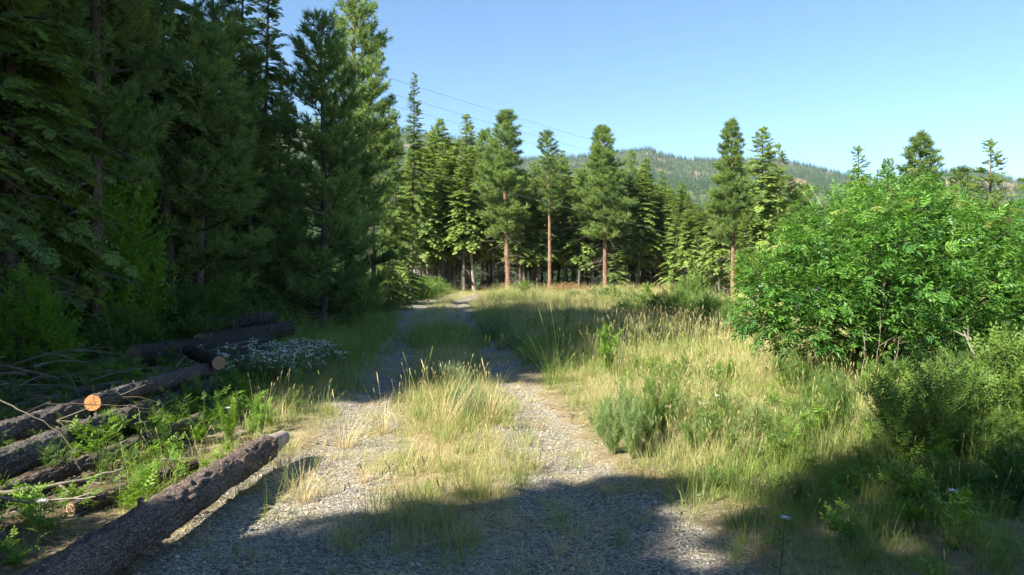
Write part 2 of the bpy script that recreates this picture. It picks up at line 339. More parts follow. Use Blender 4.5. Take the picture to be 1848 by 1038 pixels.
def trunk_pts(H, rr, bend, k=14):
    t = np.linspace(0, 1, k); a = rr.uniform(0, 6.28); b2 = rr.uniform(-1, 1)
    o = bend*(np.sin(t*2.2+b2)-math.sin(b2)); P = np.stack([o*math.cos(a)*H*.02, o*math.sin(a)*H*.02, t*H], -1); return P
def at_h(P, h): return np.array([np.interp(h, P[:, 2], P[:, i]) for i in range(3)])

def fir(seed, H=18, Rm=2.6, cb=.18, nb=230, ftpl=None, fd=3.2, rt=None, bend=1, dead=20, gap=.0, ltone=.5, trunkmat='trunk_fir', droop=.35, sk=.85, fsz=1., dead_reach=.8):
    r = R(seed); root = empty('conifer'); P = trunk_pts(H, r, bend); rt = rt or H*.011
    A = Acc(); rad_ = rt*(1-P[:, 2]/H)**.85+.012; rad_[0] *= 1.35; A.tube(P, rad_, 9)
    L_, Fp, Fd, Fu, Fs, Ft = Acc(), [], [], [], [], []
    for i in range(nb):
        f = (i+r.random())/nb; h = H*(cb+(1-cb)*f**.9); hh = (h/H-cb)/(1-cb)
        if r.random() < gap*(1-hh): continue
        L = Rm*((1-hh)**sk)*(.4+.6*min(1, hh*7+.35))*r.uniform(.6, 1.15)+.12; az = r.random()*6.283
        rise = np.interp(hh, [0, .5, 1], [-.15, .15, .8])+r.uniform(-.1, .1); dr = droop*(1-hh)+.05
        b = at_h(P, h); Q = branch_pts(b, az, L, rise, dr); L_.tube(Q, np.linspace(.012+.012*L, .004, 6), 3)
        nf = max(2, int(fd*(L+.35))); d = np.array([math.cos(az), math.sin(az), 0]); lat = np.array([-d[1], d[0], 0]); bt = np.clip(ltone+r.normal()*.16, .05, .95)
        for j in range(nf):
            t = .16+.84*(j+r.random()*.8)/nf; p = np.array([np.interp(t, np.linspace(0, 1, 6), Q[:, c]) for c in range(3)]); s = -1 if j % 2 else 1
            ang = rad(r.uniform(15, 65)) if t < .93 else 0; slope = rise-2*dr*t
            Fp.append(p); Fd.append(d*math.cos(ang)+lat*s*math.sin(ang)+np.array([0, 0, slope*.7+r.uniform(-.35, .08)])); Fu.append([r.uniform(-.4, .4), r.uniform(-.4, .4), 1])
            Fs.append((.28+.42*L**.7*(1.1-t))*r.uniform(.75, 1.2)*fsz); Ft.append(bt+r.uniform(-.1, .1))
    top = P[-1]; 
    for j in range(5): Fp.append(top-[0, 0, .12*j]); a = j*2.4; Fd.append([.35*math.cos(a), .35*math.sin(a), 1]); Fu.append([1, 0, .1]); Fs.append(.3); Ft.append(.6)
    K = Acc(); K.inst(ftpl, np.array(Fp), np.array(Fd), np.array(Fu), np.array(Fs), np.array(Ft))
    D = Acc()
    for i in range(dead):
        h = H*r.uniform(.04, cb+.12); az = r.random()*6.283; L = Rm*r.uniform(.25, dead_reach); Q = branch_pts(at_h(P, h), az, L, r.uniform(-.1, .2), r.uniform(.1, .6)); D.tube(Q, np.linspace(.018, .004, 6), 3, r.random())
        for k in range(5): u = r.integers(2, 6); D.tube(branch_pts(Q[u], az+r.uniform(-1, 1), L*.3, .1, .5, 3), [.007, .005, .002], 3, r.random())
    tk = A.build('trunk', M[trunkmat], root, True); L_.build('limbs', M['limb'], tk)
    if dead: D.build('dead_wood', M['dead'], tk)
    K.build('crown', M['fir'], root); return root
def pine(seed, H=18, Rm=2.6, cb=.35, nb=90, ttpl=None, ts=.34, td=5., rt=None, bend=1, dead=14, trunkmat='trunk_pine', sk=.55, up=.35, ltone=.5, lowr=.6, sub=4, pw=1.0, rag=.3):
    r = R(seed); root = empty('pine_tree'); P = trunk_pts(H, r, bend); rt = rt or H*.012
    A = Acc(); rad_ = rt*(1-P[:, 2]/H)**.7+.015; rad_[0] *= 1.25; A.tube(P, rad_, 10)
    L_, Tp, Td, Ts, Tt = Acc(), [], [], [], []
    for i in range(nb):
        f = (i+r.random())/nb; h = H*(cb+(1-cb)*f**pw); hh = (h/H-cb)/(1-cb)
        L = Rm*((1-hh)**sk)*(lowr+(1-lowr)*min(1, hh*3))*r.uniform(1-rag, 1.15)+.15; az = i*2.4+r.uniform(-.5, .5)
        rise = np.interp(hh, [0, .6, 1], [.0, .35, 1.2])+r.uniform(-.12, .12); curl = -up*r.uniform(.5, 1.2)
        Q = branch_pts(at_h(P, h), az, L, rise*.6, curl*.5+.02); L_.tube(Q, np.linspace(.014+.012*L, .007, 6), 4); bt = np.clip(ltone+r.normal()*.15, .05, .95)
        lines = [(Q, .35)]
        for k in range(int(sub*(.4+L))):
            u = r.uniform(.25, .92); p = np.array([np.interp(u, np.linspace(0, 1, 6), Q[:, c]) for c in range(3)]); l2 = L*(1-u*.7)*r.uniform(.3, .55)+.1
            q = branch_pts(p, az+r.choice([-1, 1])*r.uniform(.4, 1.1), l2, .25+r.uniform(-.2, .3), -.3, 4); L_.tube(q, [.012, .009, .007, .005], 3); lines.append((q, .2))
        for q, t0 in lines:
            ll = np.linalg.norm(q[-1]-q[0]); n = max(2, int(td*ll*(1-t0)+1)); tt = np.linspace(t0, 1, n); kk = np.linspace(0, 1, len(q))
            for t in tt:
                p = np.array([np.interp(t, kk, q[:, c]) for c in range(3)]); dd = q[-1]-q[-2]; dd = nrm(dd)+np.array([0, 0, .35])+r.normal(size=3)*(.15 if t > .9 else .5)
                Tp.append(p); Td.append(dd); Ts.append(ts*r.uniform(.75, 1.15)); Tt.append(bt+r.uniform(-.12, .12))
    for j in range(6): Tp.append(P[-1]-[0, 0, .16*j]); Td.append([r.uniform(-.5, .5), r.uniform(-.5, .5), 1]); Ts.append(ts); Tt.append(.6)
    K = Acc(); K.inst(ttpl, np.array(Tp), np.array(Td), R(seed+1).normal(size=(len(Tp), 3)), np.array(Ts), np.array(Tt))
    D = Acc()
    for i in range(dead):
        h = H*r.uniform(.06, cb+.08); az = r.random()*6.283; L = Rm*r.uniform(.25, .7); Q = branch_pts(at_h(P, h), az, L, r.uniform(-.1, .3), r.uniform(.1, .7)); D.tube(Q, np.linspace(.022, .005, 6), 3, r.random())
        for k in range(3): u = r.integers(2, 6); D.tube(branch_pts(Q[u], az+r.uniform(-1, 1), L*.35, .1, .5, 3), [.009, .006, .003], 3, r.random())
    tk = A.build('trunk', M[trunkmat], root, True); L_.build('limbs', M['limb'], tk)
    if dead: D.build('dead_wood', M['dead'], tk)
    K.build('crown', M['pine'], root); return root
FR_F = frond_tpl(5, 1, .20); FR_N = frond_tpl(7, 2, .11); TU_F = tuft_tpl(22, 3, .075); TU_N = tuft_tpl(27, 4, .066)

def leaf_tpl():
    V = np.array([[0, 0, 0], [.35, .5, .06], [.35, 0, -.04], [.35, -.5, .06], [.75, .32, .03], [.75, 0, -.06], [.75, -.32, .03], [1, 0, -.12]])
    return V, [[0, 2, 1], [0, 3, 2]], [[1, 2, 5, 4], [2, 3, 6, 5]], [[4, 5, 7], [5, 6, 7]]
def leaf_quads(wid=.4):
    """one folded leaf, unit length: two quads"""
    V = np.array([[0, 0, 0], [.45, wid*.5, .05], [1, 0, -.10], [.45, -wid*.5, .05], [.5, 0, -.03]]); return V, np.array([[0, 4, 2, 1], [0, 3, 2, 4]])
def compound_tpl(seed, pairs=3, wid=.34):
    r = R(seed); A = Acc(); lv = leaf_quads(wid); P, D, S = [], [], []
    for k in range(pairs):
        t = .25+.6*k/pairs
        for s in (-1, 1): P.append([t, 0, -.12*t*t]); D.append([math.cos(rad(58)), s*math.sin(rad(58)), r.uniform(-.3, .1)]); S.append(.42*r.uniform(.85, 1.1))
    P.append([.9, 0, -.1]); D.append([1, 0, -.3]); S.append(.45)
    A.inst(lv, np.array(P), np.array(D), (0, 0, 1), np.array(S)); A.add([[0, -.012, 0], [.5, -.01, -.03], [.95, 0, -.11], [.5, .01, -.03]], [[0, 1, 2, 3]])
    V = np.concatenate(A.V); F = np.concatenate([f for f, _ in A.F]); return V, F, R(seed).uniform(-.08, .08, len(V))
def sprig_tpl(seed, n=9, wid=.4, ls=.34):
    """a leafy twig, unit length, single leaves either side"""
    r = R(seed); A = Acc(); P, D, S = [], [], []
    for k in range(n):
        t = .12+.85*k/n; s = -1 if k % 2 else 1; a = rad(r.uniform(35, 75)); P.append([t, 0, 0]); D.append([math.cos(a), s*math.sin(a), r.uniform(-.3, .4)]); S.append(ls*r.uniform(.7, 1.1)*(1.1-.4*t))
    P.append([.95, 0, 0]); D.append([1, 0, .1]); S.append(ls*.7)
    A.inst(leaf_quads(wid), np.array(P), np.array(D), (0, 0, 1), np.array(S)); A.add([[0, -.01, 0], [.5, -.01, .0], [1, 0, 0], [.5, .01, 0]], [[0, 1, 2, 3]])
    V = np.concatenate(A.V); F = np.concatenate([f for f, _ in A.F]); return V, F, R(seed).uniform(-.1, .1, len(V))
COMP = [compound_tpl(11), compound_tpl(12, 4, .30)]; SPRIG = sprig_tpl(13); SPRIGW = sprig_tpl(14, 7, .55, .4); FINE = sprig_tpl(15, 12, .30, .30)


def px2w(px, d, py=None):
    """ground point seen in photo column px at distance d"""
    x = (px-924)/FPX*d; return x, d
def height_to(px_top, d, z0): return 1.6+(HOR-px_top)/FPX*d-z0

# ------------------------------------------------------------------ trees
class Proto:
    def __init__(s, root, H): s.root = root; s.H = H; s.used = False; s.kids = None
    def place(s, x, y, H, rz=0, label=None, group=None, name=None, wid=1., z=None, tilt=(0, 0)):
        if not s.used: o = s.root; s.used = True
        else: o = copy_tree(s.root)
        k = H/s.H; o.location = (x, y, (float(tz(x, y))-.12) if z is None else z); o.scale = (k*wid, k*wid, k); o.rotation_euler = (tilt[0], tilt[1], rz)
        for kk, v in (('label', label), ('group', group)):
            if v: o[kk] = v
        o['category'] = o.get('category') or 'tree'
        if name: o.name = name
        return o
def pr(root, H, cat='tree'): root['category'] = cat; root.name = root.name; return Proto(root, H)
FF = [pr(fir(20+i, 18, 3.3, [.26, .36, .3][i], 250, FR_F, 3.4, gap=.12, ltone=[.62, .78, .7][i], dead=46, fsz=1.2, sk=.72, droop=.5), 18) for i in range(3)]
FF.append(pr(fir(24, 18, 2.5, .28, 220, FR_F, 3.2, gap=.25, dead=34, ltone=.7, fsz=1.1, sk=.75), 18))
PF = [pr(pine(30+i, 20, 3.2, [.30, .22, .36][i], 100, TU_F, .58, 3.4, ltone=[.6, .65, .45][i], dead=50, sub=4, trunkmat='trunk_pine', sk=[.62, .62, .8][i], rag=[.5, .5, .6][i]), 20) for i in range(3)]
P2 = pr(pine(33, 20, 1.35, .50, 75, TU_F, .45, 3.6, rt=.20, ltone=.5, dead=12, sk=.4, rag=.6), 20)
P3 = pr(pine(34, 20, 3.5, .32, 120, TU_F, .56, 3.4, rt=.22, ltone=.6, dead=60, sk=.75, rag=.55), 20)
DF = pr(fir(26, 18, 2.9, .42, 170, FR_F, 3.0, gap=.2, dead=110, trunkmat='trunk_pale', dead_reach=.85, ltone=.6), 18)
SF = pr(fir(27, 16, 3.3, .05, 170, FR_F, 3.4, gap=.2, dead=0, ltone=.65, droop=.5, fsz=1.25), 16)     # sparse open-grown fir
FN = [pr(fir(40, 14, 2.2, .10, 270, FR_N, 4.6, gap=.2, dead=50, fsz=.85), 14), pr(fir(41, 14, 2.4, .14, 250, FR_N, 4.6, gap=.3, dead=60, fsz=.9, ltone=.6), 14),
      pr(fir(42, 6, 1.7, .03, 170, FR_N, 5.5, gap=.05, dead=6, fsz=.62, ltone=.6), 6)]
FT = pr(fir(43, 22, 3.0, .30, 260, FR_N, 4.6, gap=.35, dead=50, fsz=.95, ltone=.45, trunkmat='trunk_fir', droop=.5), 22)
YP = pr(pine(50, 10, 2.3, .06, 88, TU_N, .37, 5.6, rt=.13, dead=6, up=.6, sk=.72, lowr=.75, sub=4, trunkmat='trunk_fir', ltone=.45, rag=.45), 10)
TP = pr(pine(51, 17, 2.7, .25, 92, TU_N, .40, 4.6, rt=.19, dead=40, up=.5, sk=.55, sub=4, ltone=.6, rag=.55, trunkmat='trunk_brown'), 17)
YS = pr(pine(52, 7, 1.5, .1, 55, TU_N, .32, 5.5, rt=.09, dead=3, up=.6, sub=5, sk=.7, trunkmat='trunk_fir', ltone=.6), 7)
rg = R(77)
def put(pt, px, ytop, d, label, group=None, wid=1., rz=None, tilt=None, name=None):
    wid = wid*(1.22 if d > 50 else 1.); tilt = tilt or (rad(rg.normal(0, 1.)), rad(rg.normal(0, 1.)))
    x, y = px2w(px, d); z0 = float(tz(x, y)); return pt.place(x, y, height_to(ytop, d, z0)+.1, rg.uniform(0, 6.28) if rz is None else rz, label, group, name, wid, tilt=tilt)
G1 = 'tall conifers along the far side of the clearing'
# the far row, each tree that stands out in the skyline
put(PF[0], 918, 208, 80, 'tall full-crowned pine with orange trunk, highest of the middle of the far row', G1, 1.0)
put(P2, 992, 245, 80, 'slender pine with a long bare orange trunk and a narrow tuft of a crown', G1, 1.0)
put(P3, 1092, 230, 80, 'broad pine leaning slightly left on a thick orange trunk right of the slender bare pine', G1, 1.0, tilt=(0, rad(-2.4)))
put(DF, 856, 262, 84, 'fir with pale leaning trunk and long drooping dead branches beside the track end', G1, .9, tilt=(0, rad(-3)))
put(FF[0], 826, 208, 92, 'pointed fir with the highest tip between the big left pines and the full-crowned pine', G1, .9)
put(FF[1], 783, 216, 92, 'pointed fir just left of the highest fir tip behind the track end', G1, .9)
put(FF[2], 756, 238, 88, 'dark fir at the left end of the far row beside the roadside fir', G1, 1.)
put(PF[1], 870, 240, 90, 'yellow-green pine close behind the fir with drooping dead branches', G1, .8)
put(FF[3], 803, 262, 86, 'narrow fir between the two pointed firs behind the track end', G1)
put(FF[1], 962, 292, 90, 'light green fir between the full-crowned pine and the slender bare pine', G1, .9)
put(FF[2], 1021, 272, 88, 'dense dark fir directly right of the slender bare-trunked pine', G1, .95)
put(FF[0], 1046, 305, 95, 'shorter fir tucked between the dense dark fir and the leaning pine', G1)
put(FF[3], 1129, 272, 88, 'thin pointed fir with pale trunk just right of the leaning pine', G1, 1.1)
put(FF[1], 1159, 287, 92, 'full green fir second to the right of the leaning pine', G1, .9)
put(FF[3], 1196, 310, 86, 'thin yellow-green fir with a straight pale trunk at the right end of the far row', G1)
put(FF[2], 1222, 330, 90, 'rounded fir at the right end of the far row before the wooded valley', G1, .9)
put(FF[0], 1180, 335, 96, 'short fir half hidden behind the thin yellow-green one', G1)
put(FF[3], 938, 318, 82, 'small fir against the right side of the full-crowned pine', G1)
put(SF, 1112, 415, 80, 'low open fir with hanging boughs at the foot of the leaning pine', G1, 1.2)
# the group on the slope right of the clearing
G2 = 'conifers on the slope right of the clearing'
put(PF[2], 1322, 223, 52, 'tall loose-crowned pine with orange trunk on the slope left of the green bush', G2, .85, tilt=(0, rad(-1.2)))
put(FF[1], 1362, 234, 60, 'tall fir directly right of the loose-crowned pine', G2, .85)
put(SF, 1408, 262, 66, 'thin open fir with stepped boughs rising behind the bush edge', G2, .9)
put(FF[0], 1288, 395, 60, 'shorter dark fir at the left foot of the loose-crowned pine', G2, .9)
put(FF[2], 1262, 420, 70, 'dark fir at the clearing edge above the hedge of low shrubs', G2, .9)
put(SF, 1563, 268, 55, 'bluish open fir tip showing just above the bush', G2, .9)
put(FF[3], 1602, 290, 62, 'small fir tip between the bluish fir and the rounded pine above the bush', G2)
put(PF[2], 1653, 250, 52, 'rounded bluish pine standing above the middle of the bush', G2, .95)
put(P2, 1737, 310, 60, 'small tufted pine tip before the brown ridge', G2)
put(SF, 1803, 255, 42, 'dark fir with level stepped boughs above the right end of the bush', G2, 1.15)
put(SF, 1852, 318, 40, 'fir cut by the right picture edge with one long bough', G2, 1.1)
for i, (px, yt, d) in enumerate([(1385, 360, 72), (1430, 375, 58), (1470, 370, 66), (1520, 345, 60), (1545, 360, 48), (1625, 325, 64), (1685, 335, 58), (1712, 345, 46), (1765, 345, 52), (1785, 360, 40), (1826, 365, 36), (1880, 350, 34), (1920, 340, 40), (1340, 330, 70), (1305, 350, 76), (1960, 300, 36), (1500, 372, 78), (1580, 350, 80), (1240, 378, 66), (1278, 366, 84), (1335, 330, 70), (1418, 318, 64), (1388, 300, 80), (1215, 370, 80), (1300, 355, 58), (1450, 340, 74), (1350, 385, 50), (1410, 395, 46)]):
    put([FF[i % 3], PF[1], SF][i % 3 if i % 3 < 2 else 2] if i % 2 else FF[(i+1) % 3], px, yt, d, 'green conifer in the dense stand behind the bush, its outline lost among its neighbours', 'crowded conifers behind the bush', .95)
for i, (px, yt, k) in enumerate([(770, 275, 0), (798, 290, 3), (838, 290, 1), (892, 300, 3), (948, 318, 1), (970, 322, 2), (1018, 318, 3), (1044, 318, 0), (1064, 330, 1), (1132, 318, 2), (1150, 305, 1), (1176, 325, 0), (1208, 342, 1), (1234, 350, 3), (1258, 372, 0)]):
    put(FF[k], px, yt, 82.5+(i*3 % 5)*.8, 'lit green middle-height conifer in the front of the far row, one of many', 'middle-height conifers filling the far row', .95)
# dense stand behind the far row
n = 0; lab = 'shaded conifer in the crowded stand behind the far row, only trunk and tip showing'
for i in range(100):
    px = rg.uniform(735, 1300); d = rg.uniform(90, 128); yt = np.interp(px, [735, 830, 900, 960, 1060, 1150, 1200, 1240, 1300], [262, 262, 292, 310, 300, 318, 335, 352, 385])+rg.uniform(0, 50)
    put([FF[0], FF[1], FF[2], FF[3], FF[0], DF][i % 6], px, yt, d, lab, 'crowded conifers behind the far row', rg.uniform(.8, 1.1))
for i in range(16):
    px = [935, 968, 1060, 1078, 1108, 1140, 1146, 1170, 1185, 1208, 1214, 1235, 1250, 1268, 1285, 1300][i]; yt = [330, 325, 315, 330, 330, 305, 345, 320, 345, 335, 360, 350, 368, 380, 372, 390][i]
    put([FF[1], FF[3], FF[0], FF[2]][i % 4], px, yt, 87+(i*5 % 13), lab, 'crowded conifers behind the far row', rg.uniform(.85, 1.2))
# trees on the lower slope in front of the hills
for i in range(52):
    px = rg.uniform(1195, 1900) if i > 30 else rg.uniform(1190, 1440); d = rg.uniform(105, 165); x, y = px2w(px, d); yt = np.interp(px, [1195, 1300, 1450, 1900], [372, 385, 385, 390])+rg.uniform(-18, 45)
    put(FF[i % 4], px, yt, d, 'bright green conifer among many on the valley slope before the hills', 'conifers on the valley slope', rg.uniform(.8, 1.15))

# left forest
SU = [-60, 3.5, 4.2, 7.2, 7.6, 9.6, 11.7, 15.1, 20.9, 26.9, 29, 60, 100]; SS = [60, 8, 0, 0, 6.6, 9.9, 16.4, 19, 21.6, 22.5, 18, 28, 50]
def su(x, y): return LDIR[0]*x+LDIR[1]*y, -LDIR[1]*x+LDIR[0]*y
def shadow_h(x, y): s_, u_ = su(x, y); return .78*(np.interp(u_, SU, SS)-s_)+3.2
def envelope(px): return np.interp(px, [0, 470, 490, 520, 545, 560, 600, 680, 700, 745, 760, 800], [-2500, -2500, 60, 150, 190, 110, 130, 150, 160, 175, 235, 240])
def ledge(y): return np.interp(y, [0, 8, 12, 20, 30, 50, 70, 85, 100], [-10.5, -9.2, -8.2, -8.0, -7.2, -7.4, -9.2, -11, -13])
G3 = 'trees at the forest edge left of the track'
put(YP, 583, 42, 22, 'dark bushy young pine with a pointed top, standing in front of the forest edge', G3, .95)
put(TP, 624, -70, 31, 'tall sunlit pine rising out of the frame behind the dark bushy young pine', G3, .9)
put(TP, 676, 95, 36, 'pine with long upswept boughs right of the tall sunlit pine', G3, .85)
put(FT, 742, 132, 48, 'tall sparse fir with clumped tips where the forest edge meets the sky', G3, .75)
put(FN[1], 712, 200, 44, 'yellow-green fir low at the forest edge right of the pines', G3, .9)
put(FN[2], 700, 385, 38, 'small bright green fir lit by the sun at the foot of the forest edge', G3, 1.1)
put(FN[2], 735, 400, 46, 'bushy fir sapling at the bend where the track leaves the forest edge', G3, 1.1)
put(FT, 425, -190, 25, 'tall ragged fir with clumped boughs against the sky, top out of frame', G3, .62)
put(YS, 352, 80, 19, 'young pine tip in the gap of sky in the upper left', G3, 1.1)
put(YS, 408, 62, 23, 'sunlit light green young pine below the ragged fir', G3, 1.1)
put(FN[0], 455, 150, 21, 'dense dark fir directly left of the bushy young pine', G3, 1.0)
put(FN[0], 520, 170, 27, 'dark fir half behind the bushy young pine', G3, .9)
put(TP, 176, -560, 15, 'thick-trunked pine rising out of the frame in the upper left', G3, .8)
put(FN[2], 60, 395, 11.5, 'small fir lit bright green above the log pile', G3, .72)
put(FN[2], 640, 430, 28, 'little shaded fir at the track edge below the tall pines', G3, 1)
lab = 'dark shaded conifer within the forest left of the track'; cnt = 0; placed = []
for i in range(2600):
    y = rg.uniform(6, 92); x = ledge(y)-rg.exponential(8)-.3
    if x < -30 or x < -1.05*y-6: continue
    if any((x-a)**2+(y-b)**2 < 2.1**2 for a, b in placed): continue
    px = 924+FPX*x/y; H = min(rg.uniform(9, 20), shadow_h(x, y)*rg.uniform(.85, 1.0)); z0 = float(tz(x, y)); He = height_to(envelope(px)+rg.uniform(0, 40), y, z0) if px > 0 else 99
    H = min(H, He)
    if H < 2.5: continue
    placed.append((x, y)); pt = FN[2] if H < 6.5 else [FN[0], FN[1], FN[0], TP, FN[1], FT][cnt % 6] if y < 45 else FF[cnt % 4]
    pt.place(x, y, H, rg.uniform(0, 6.28), lab, 'crowded conifers of the left forest', None, rg.uniform(.85, 1.15)); cnt += 1
    if cnt > 112: break
for s_, u_, H in [(-2, 12, 17.5), (-4, 9.8, 13), (1, 15.2, 16.5), (3, 18.5, 16.5), (5, 21.5, 15.5), (7.6, 26, 13.5), (-6, 13.5, 18)]:
    FN[int(u_) % 2].place(LDIR[0]*s_-LDIR[1]*u_, LDIR[1]*s_+LDIR[0]*u_, H, rg.uniform(0, 6.28), 'dark shaded conifer within the forest left of the track', 'crowded conifers of the left forest', None, 1.0)
# trees behind and beside the viewer (they throw the shade over the foreground)
for s_, u_ in [(-12, 10.5), (-9, 16.5), (-13, 18), (-17, 21), (-10, 20.5), (-14, 24), (-20, 17), (-9, 25), (-24, 22), (-16, 28), (-11, 30)]:
    x_, y_ = LDIR[0]*s_-LDIR[1]*u_, LDIR[1]*s_+LDIR[0]*u_
    FN[int(-s_) % 2].place(x_, y_, min(26, shadow_h(x_, y_)), rg.uniform(0, 6.28), 'tall conifer left of the log pile outside the view', 'conifers left of the logs', None, 1.45)
lab = 'tall conifer standing beside the track behind the viewer'
for s_, u_, H in [(-7.5, 3.6, 9.6), (-9.5, 3.5, 11.2), (-8.6, 5.4, 7.8), (-6.9, 1.6, 9), (-9.5, 2.2, 14), (-13, 1.3, 17), (-16, .8, 20), (-13, -1.2, 18), (-20, .2, 23), (-21, -1, 24), (-25, -.2, 26), (-8, .3, 13), (-30, -3.5, 26), (-12, -6, 20), (-20, -6, 22), (-8.5, -4.5, 15), (-16, -10, 22), (-33, -.5, 26), (-38, -3, 28), (-10, -11, 18)]:
    FN[abs(int(s_)) % 2].place(LDIR[0]*s_-LDIR[1]*u_, LDIR[1]*s_+LDIR[0]*u_, H, rg.uniform(0, 6.28), lab, 'conifers behind the viewer', None, 1.75 if H < 11.5 else .85)
for s_, u_, H in [(-10.5, 6.0, 8.8), (-13.5, 8.2, 10.8), (-11, 9.5, 9.5), (-15, 11, 16), (-21, 14, 20), (-12.5, 14, 13), (-26, 11.5, 22), (-30, 16, 24), (-20, 18, 20)]:
    FN[abs(int(s_)) % 2].place(LDIR[0]*s_-LDIR[1]*u_, LDIR[1]*s_+LDIR[0]*u_, H, rg.uniform(0, 6.28), 'tall conifer left of the log pile outside the view', 'conifers left of the logs', None, .9)
# far-off wood
hr = R(88); nh = 60000
az = hr.uniform(-.80, .82, nh); rr = np.exp(hr.uniform(math.log(160), math.log(2700), nh)); rr = np.where(hr.random(nh) < .45, hr.uniform(700, 2600, nh), rr)
keep = hr.random(nh) > bare(az, rr)*1.02-.03; keep &= (rr > 235) | (az > .17); keep &= (az > -.35) | (hr.random(nh) < .25); az = az[keep]; rr = rr[keep]
HT = []
for i in range(3):
    r_ = R(60+i); A = Acc(); A.tube([[0, 0, 0], [0, 0, 1]], [.012, .003], 3, .1); P_, D_, U_, S_, T_ = [], [], [], [], []
    for k in range(70):
        f = (k+r_.random())/70; L = .17*(1-f)**.8*r_.uniform(.6, 1.2)+.01; a = r_.random()*6.283; P_.append([0, 0, .12+.87*f]); D_.append([math.cos(a), math.sin(a), r_.uniform(-.6, .25)]); U_.append([r_.uniform(-.6, .6), 0, 1]); S_.append(L); T_.append(r_.uniform(.2, .8))
    A.inst((np.array([[0, 0, 0], [.5, .38, .02], [1, 0, 0], [.5, -.38, .02]]), np.array([[0, 1, 2, 3]]), np.zeros(4)), np.array(P_), np.array(D_), np.array(U_), np.array(S_), np.array(T_))
    HT.append(A.build('distant_conifer', M['hillfir'], link=False))
scatter('distant_forest', np.stack([rr*np.sin(az), rr*np.cos(az), np.where(rr < 240, tz(rr*np.sin(az), rr*np.cos(az)), hill(az, rr))-1], -1), np.stack([0*az, 0*az, hr.uniform(0, 6.28, len(az))], -1), hr.uniform(11, 20, len(az)), hr.integers(0, 3, len(az)), HT,
        label='distant conifer forest covering the hills and the ridge', cat='forest')
bpy.data.objects['distant_forest']['category'] = 'forest'

# ------------------------------------------------------------------ grass templates
def blade(A, r, b, az, lean, H, wd, curl, tone, seg=4):
    t = np.linspace(0, 1, seg+1); d = np.array([math.cos(az), math.sin(az), 0]); s = np.array([-d[1], d[0], 0]); s = nrm(s+d*r.uniform(-.6, .6))
    P = b+d*(H*(lean*t+curl*t**2.3))[:, None]+np.array([0, 0, 1])*(H*(t-.28*abs(curl)*t**2.5))[:, None]; W = wd*(1-t**1.6*.93)
    V = np.stack([P-s*W[:, None]*.5, P+s*W[:, None]*.5], 1).reshape(-1, 3); i = np.arange(seg)*2; A.add(V, np.stack([i, i+1, i+3, i+2], -1), tone)
def grass_tpl(seed, n, H, spread, wd, lean=.35, curl=.5, heads=0, hh=1.3, headlen=.10, toned=.0, name='grass_tuft'):
    r = R(seed); A = Acc()
    for i in range(n):
        a = r.random()*6.283; q = spread*r.random()**.6; b = np.array([q*math.cos(a), q*math.sin(a), -.02]); az = a+r.normal()*.9
        blade(A, r, b, az, lean*r.uniform(.1, 1), H*r.uniform(.45, 1.1), wd*r.uniform(.6, 1.2), curl*r.uniform(.1, 1), .5+r.normal()*.16)
    for i in range(heads):
        a = r.random()*6.283; q = spread*r.random(); b = np.array([q*math.cos(a), q*math.sin(a), 0]); az = r.random()*6.283; L = H*hh*r.uniform(.75, 1.1); ln = r.uniform(.03, .18); c = r.uniform(.02, .16)
        t = np.linspace(0, 1, 5); d = np.array([math.cos(az), math.sin(az), 0]); P = b+d*(L*(ln*t+c*t**3))[:, None]+np.array([0, 0, 1])*(L*t)[:, None]
        A.tube(P, [.0015, .0013, .0012, .001, .0008], 3, .75); dd = nrm(P[-1]-P[-2]); hl = headlen*r.uniform(.6, 1.3)
        A.tube([P[-1]-dd*.005, P[-1]+dd*hl*.3, P[-1]+dd*hl*.7, P[-1]+dd*hl], [.0015, .0038, .0034, .001], 5, .85+r.uniform(-.1, .1))
    return A.build(name, M['grass'], link=False)
def sample(n, d0, d1, r, side=.80, pw=1.0):
    d = np.sqrt(r.uniform(d0*d0, d1*d1, n)); x = r.uniform(-side, side, n)*d+r.uniform(-1.5, 1.5, n); return x, d
def put_scatter(name, x, y, S, idx, tp, r, dry, label, cat, tiltv=.12, sink=0):
    n = len(x); o = scatter(name, np.stack([x, y, tz(x, y)-sink], -1), np.stack([r.normal(0, tiltv, n), r.normal(0, tiltv, n), r.uniform(0, 6.283, n)], -1), S, idx, tp, dry, label=label); o['category'] = cat; return o
def logzone(x, y):      # ground kept by the logs and brush at the left
    return sm(-2.15, -2.5, x)*sm(11.5, 9.5, y)
def forest_in(x, y): return sm(1.5, -1.5, x-ledge(y)-1.2)
rs = R(101)
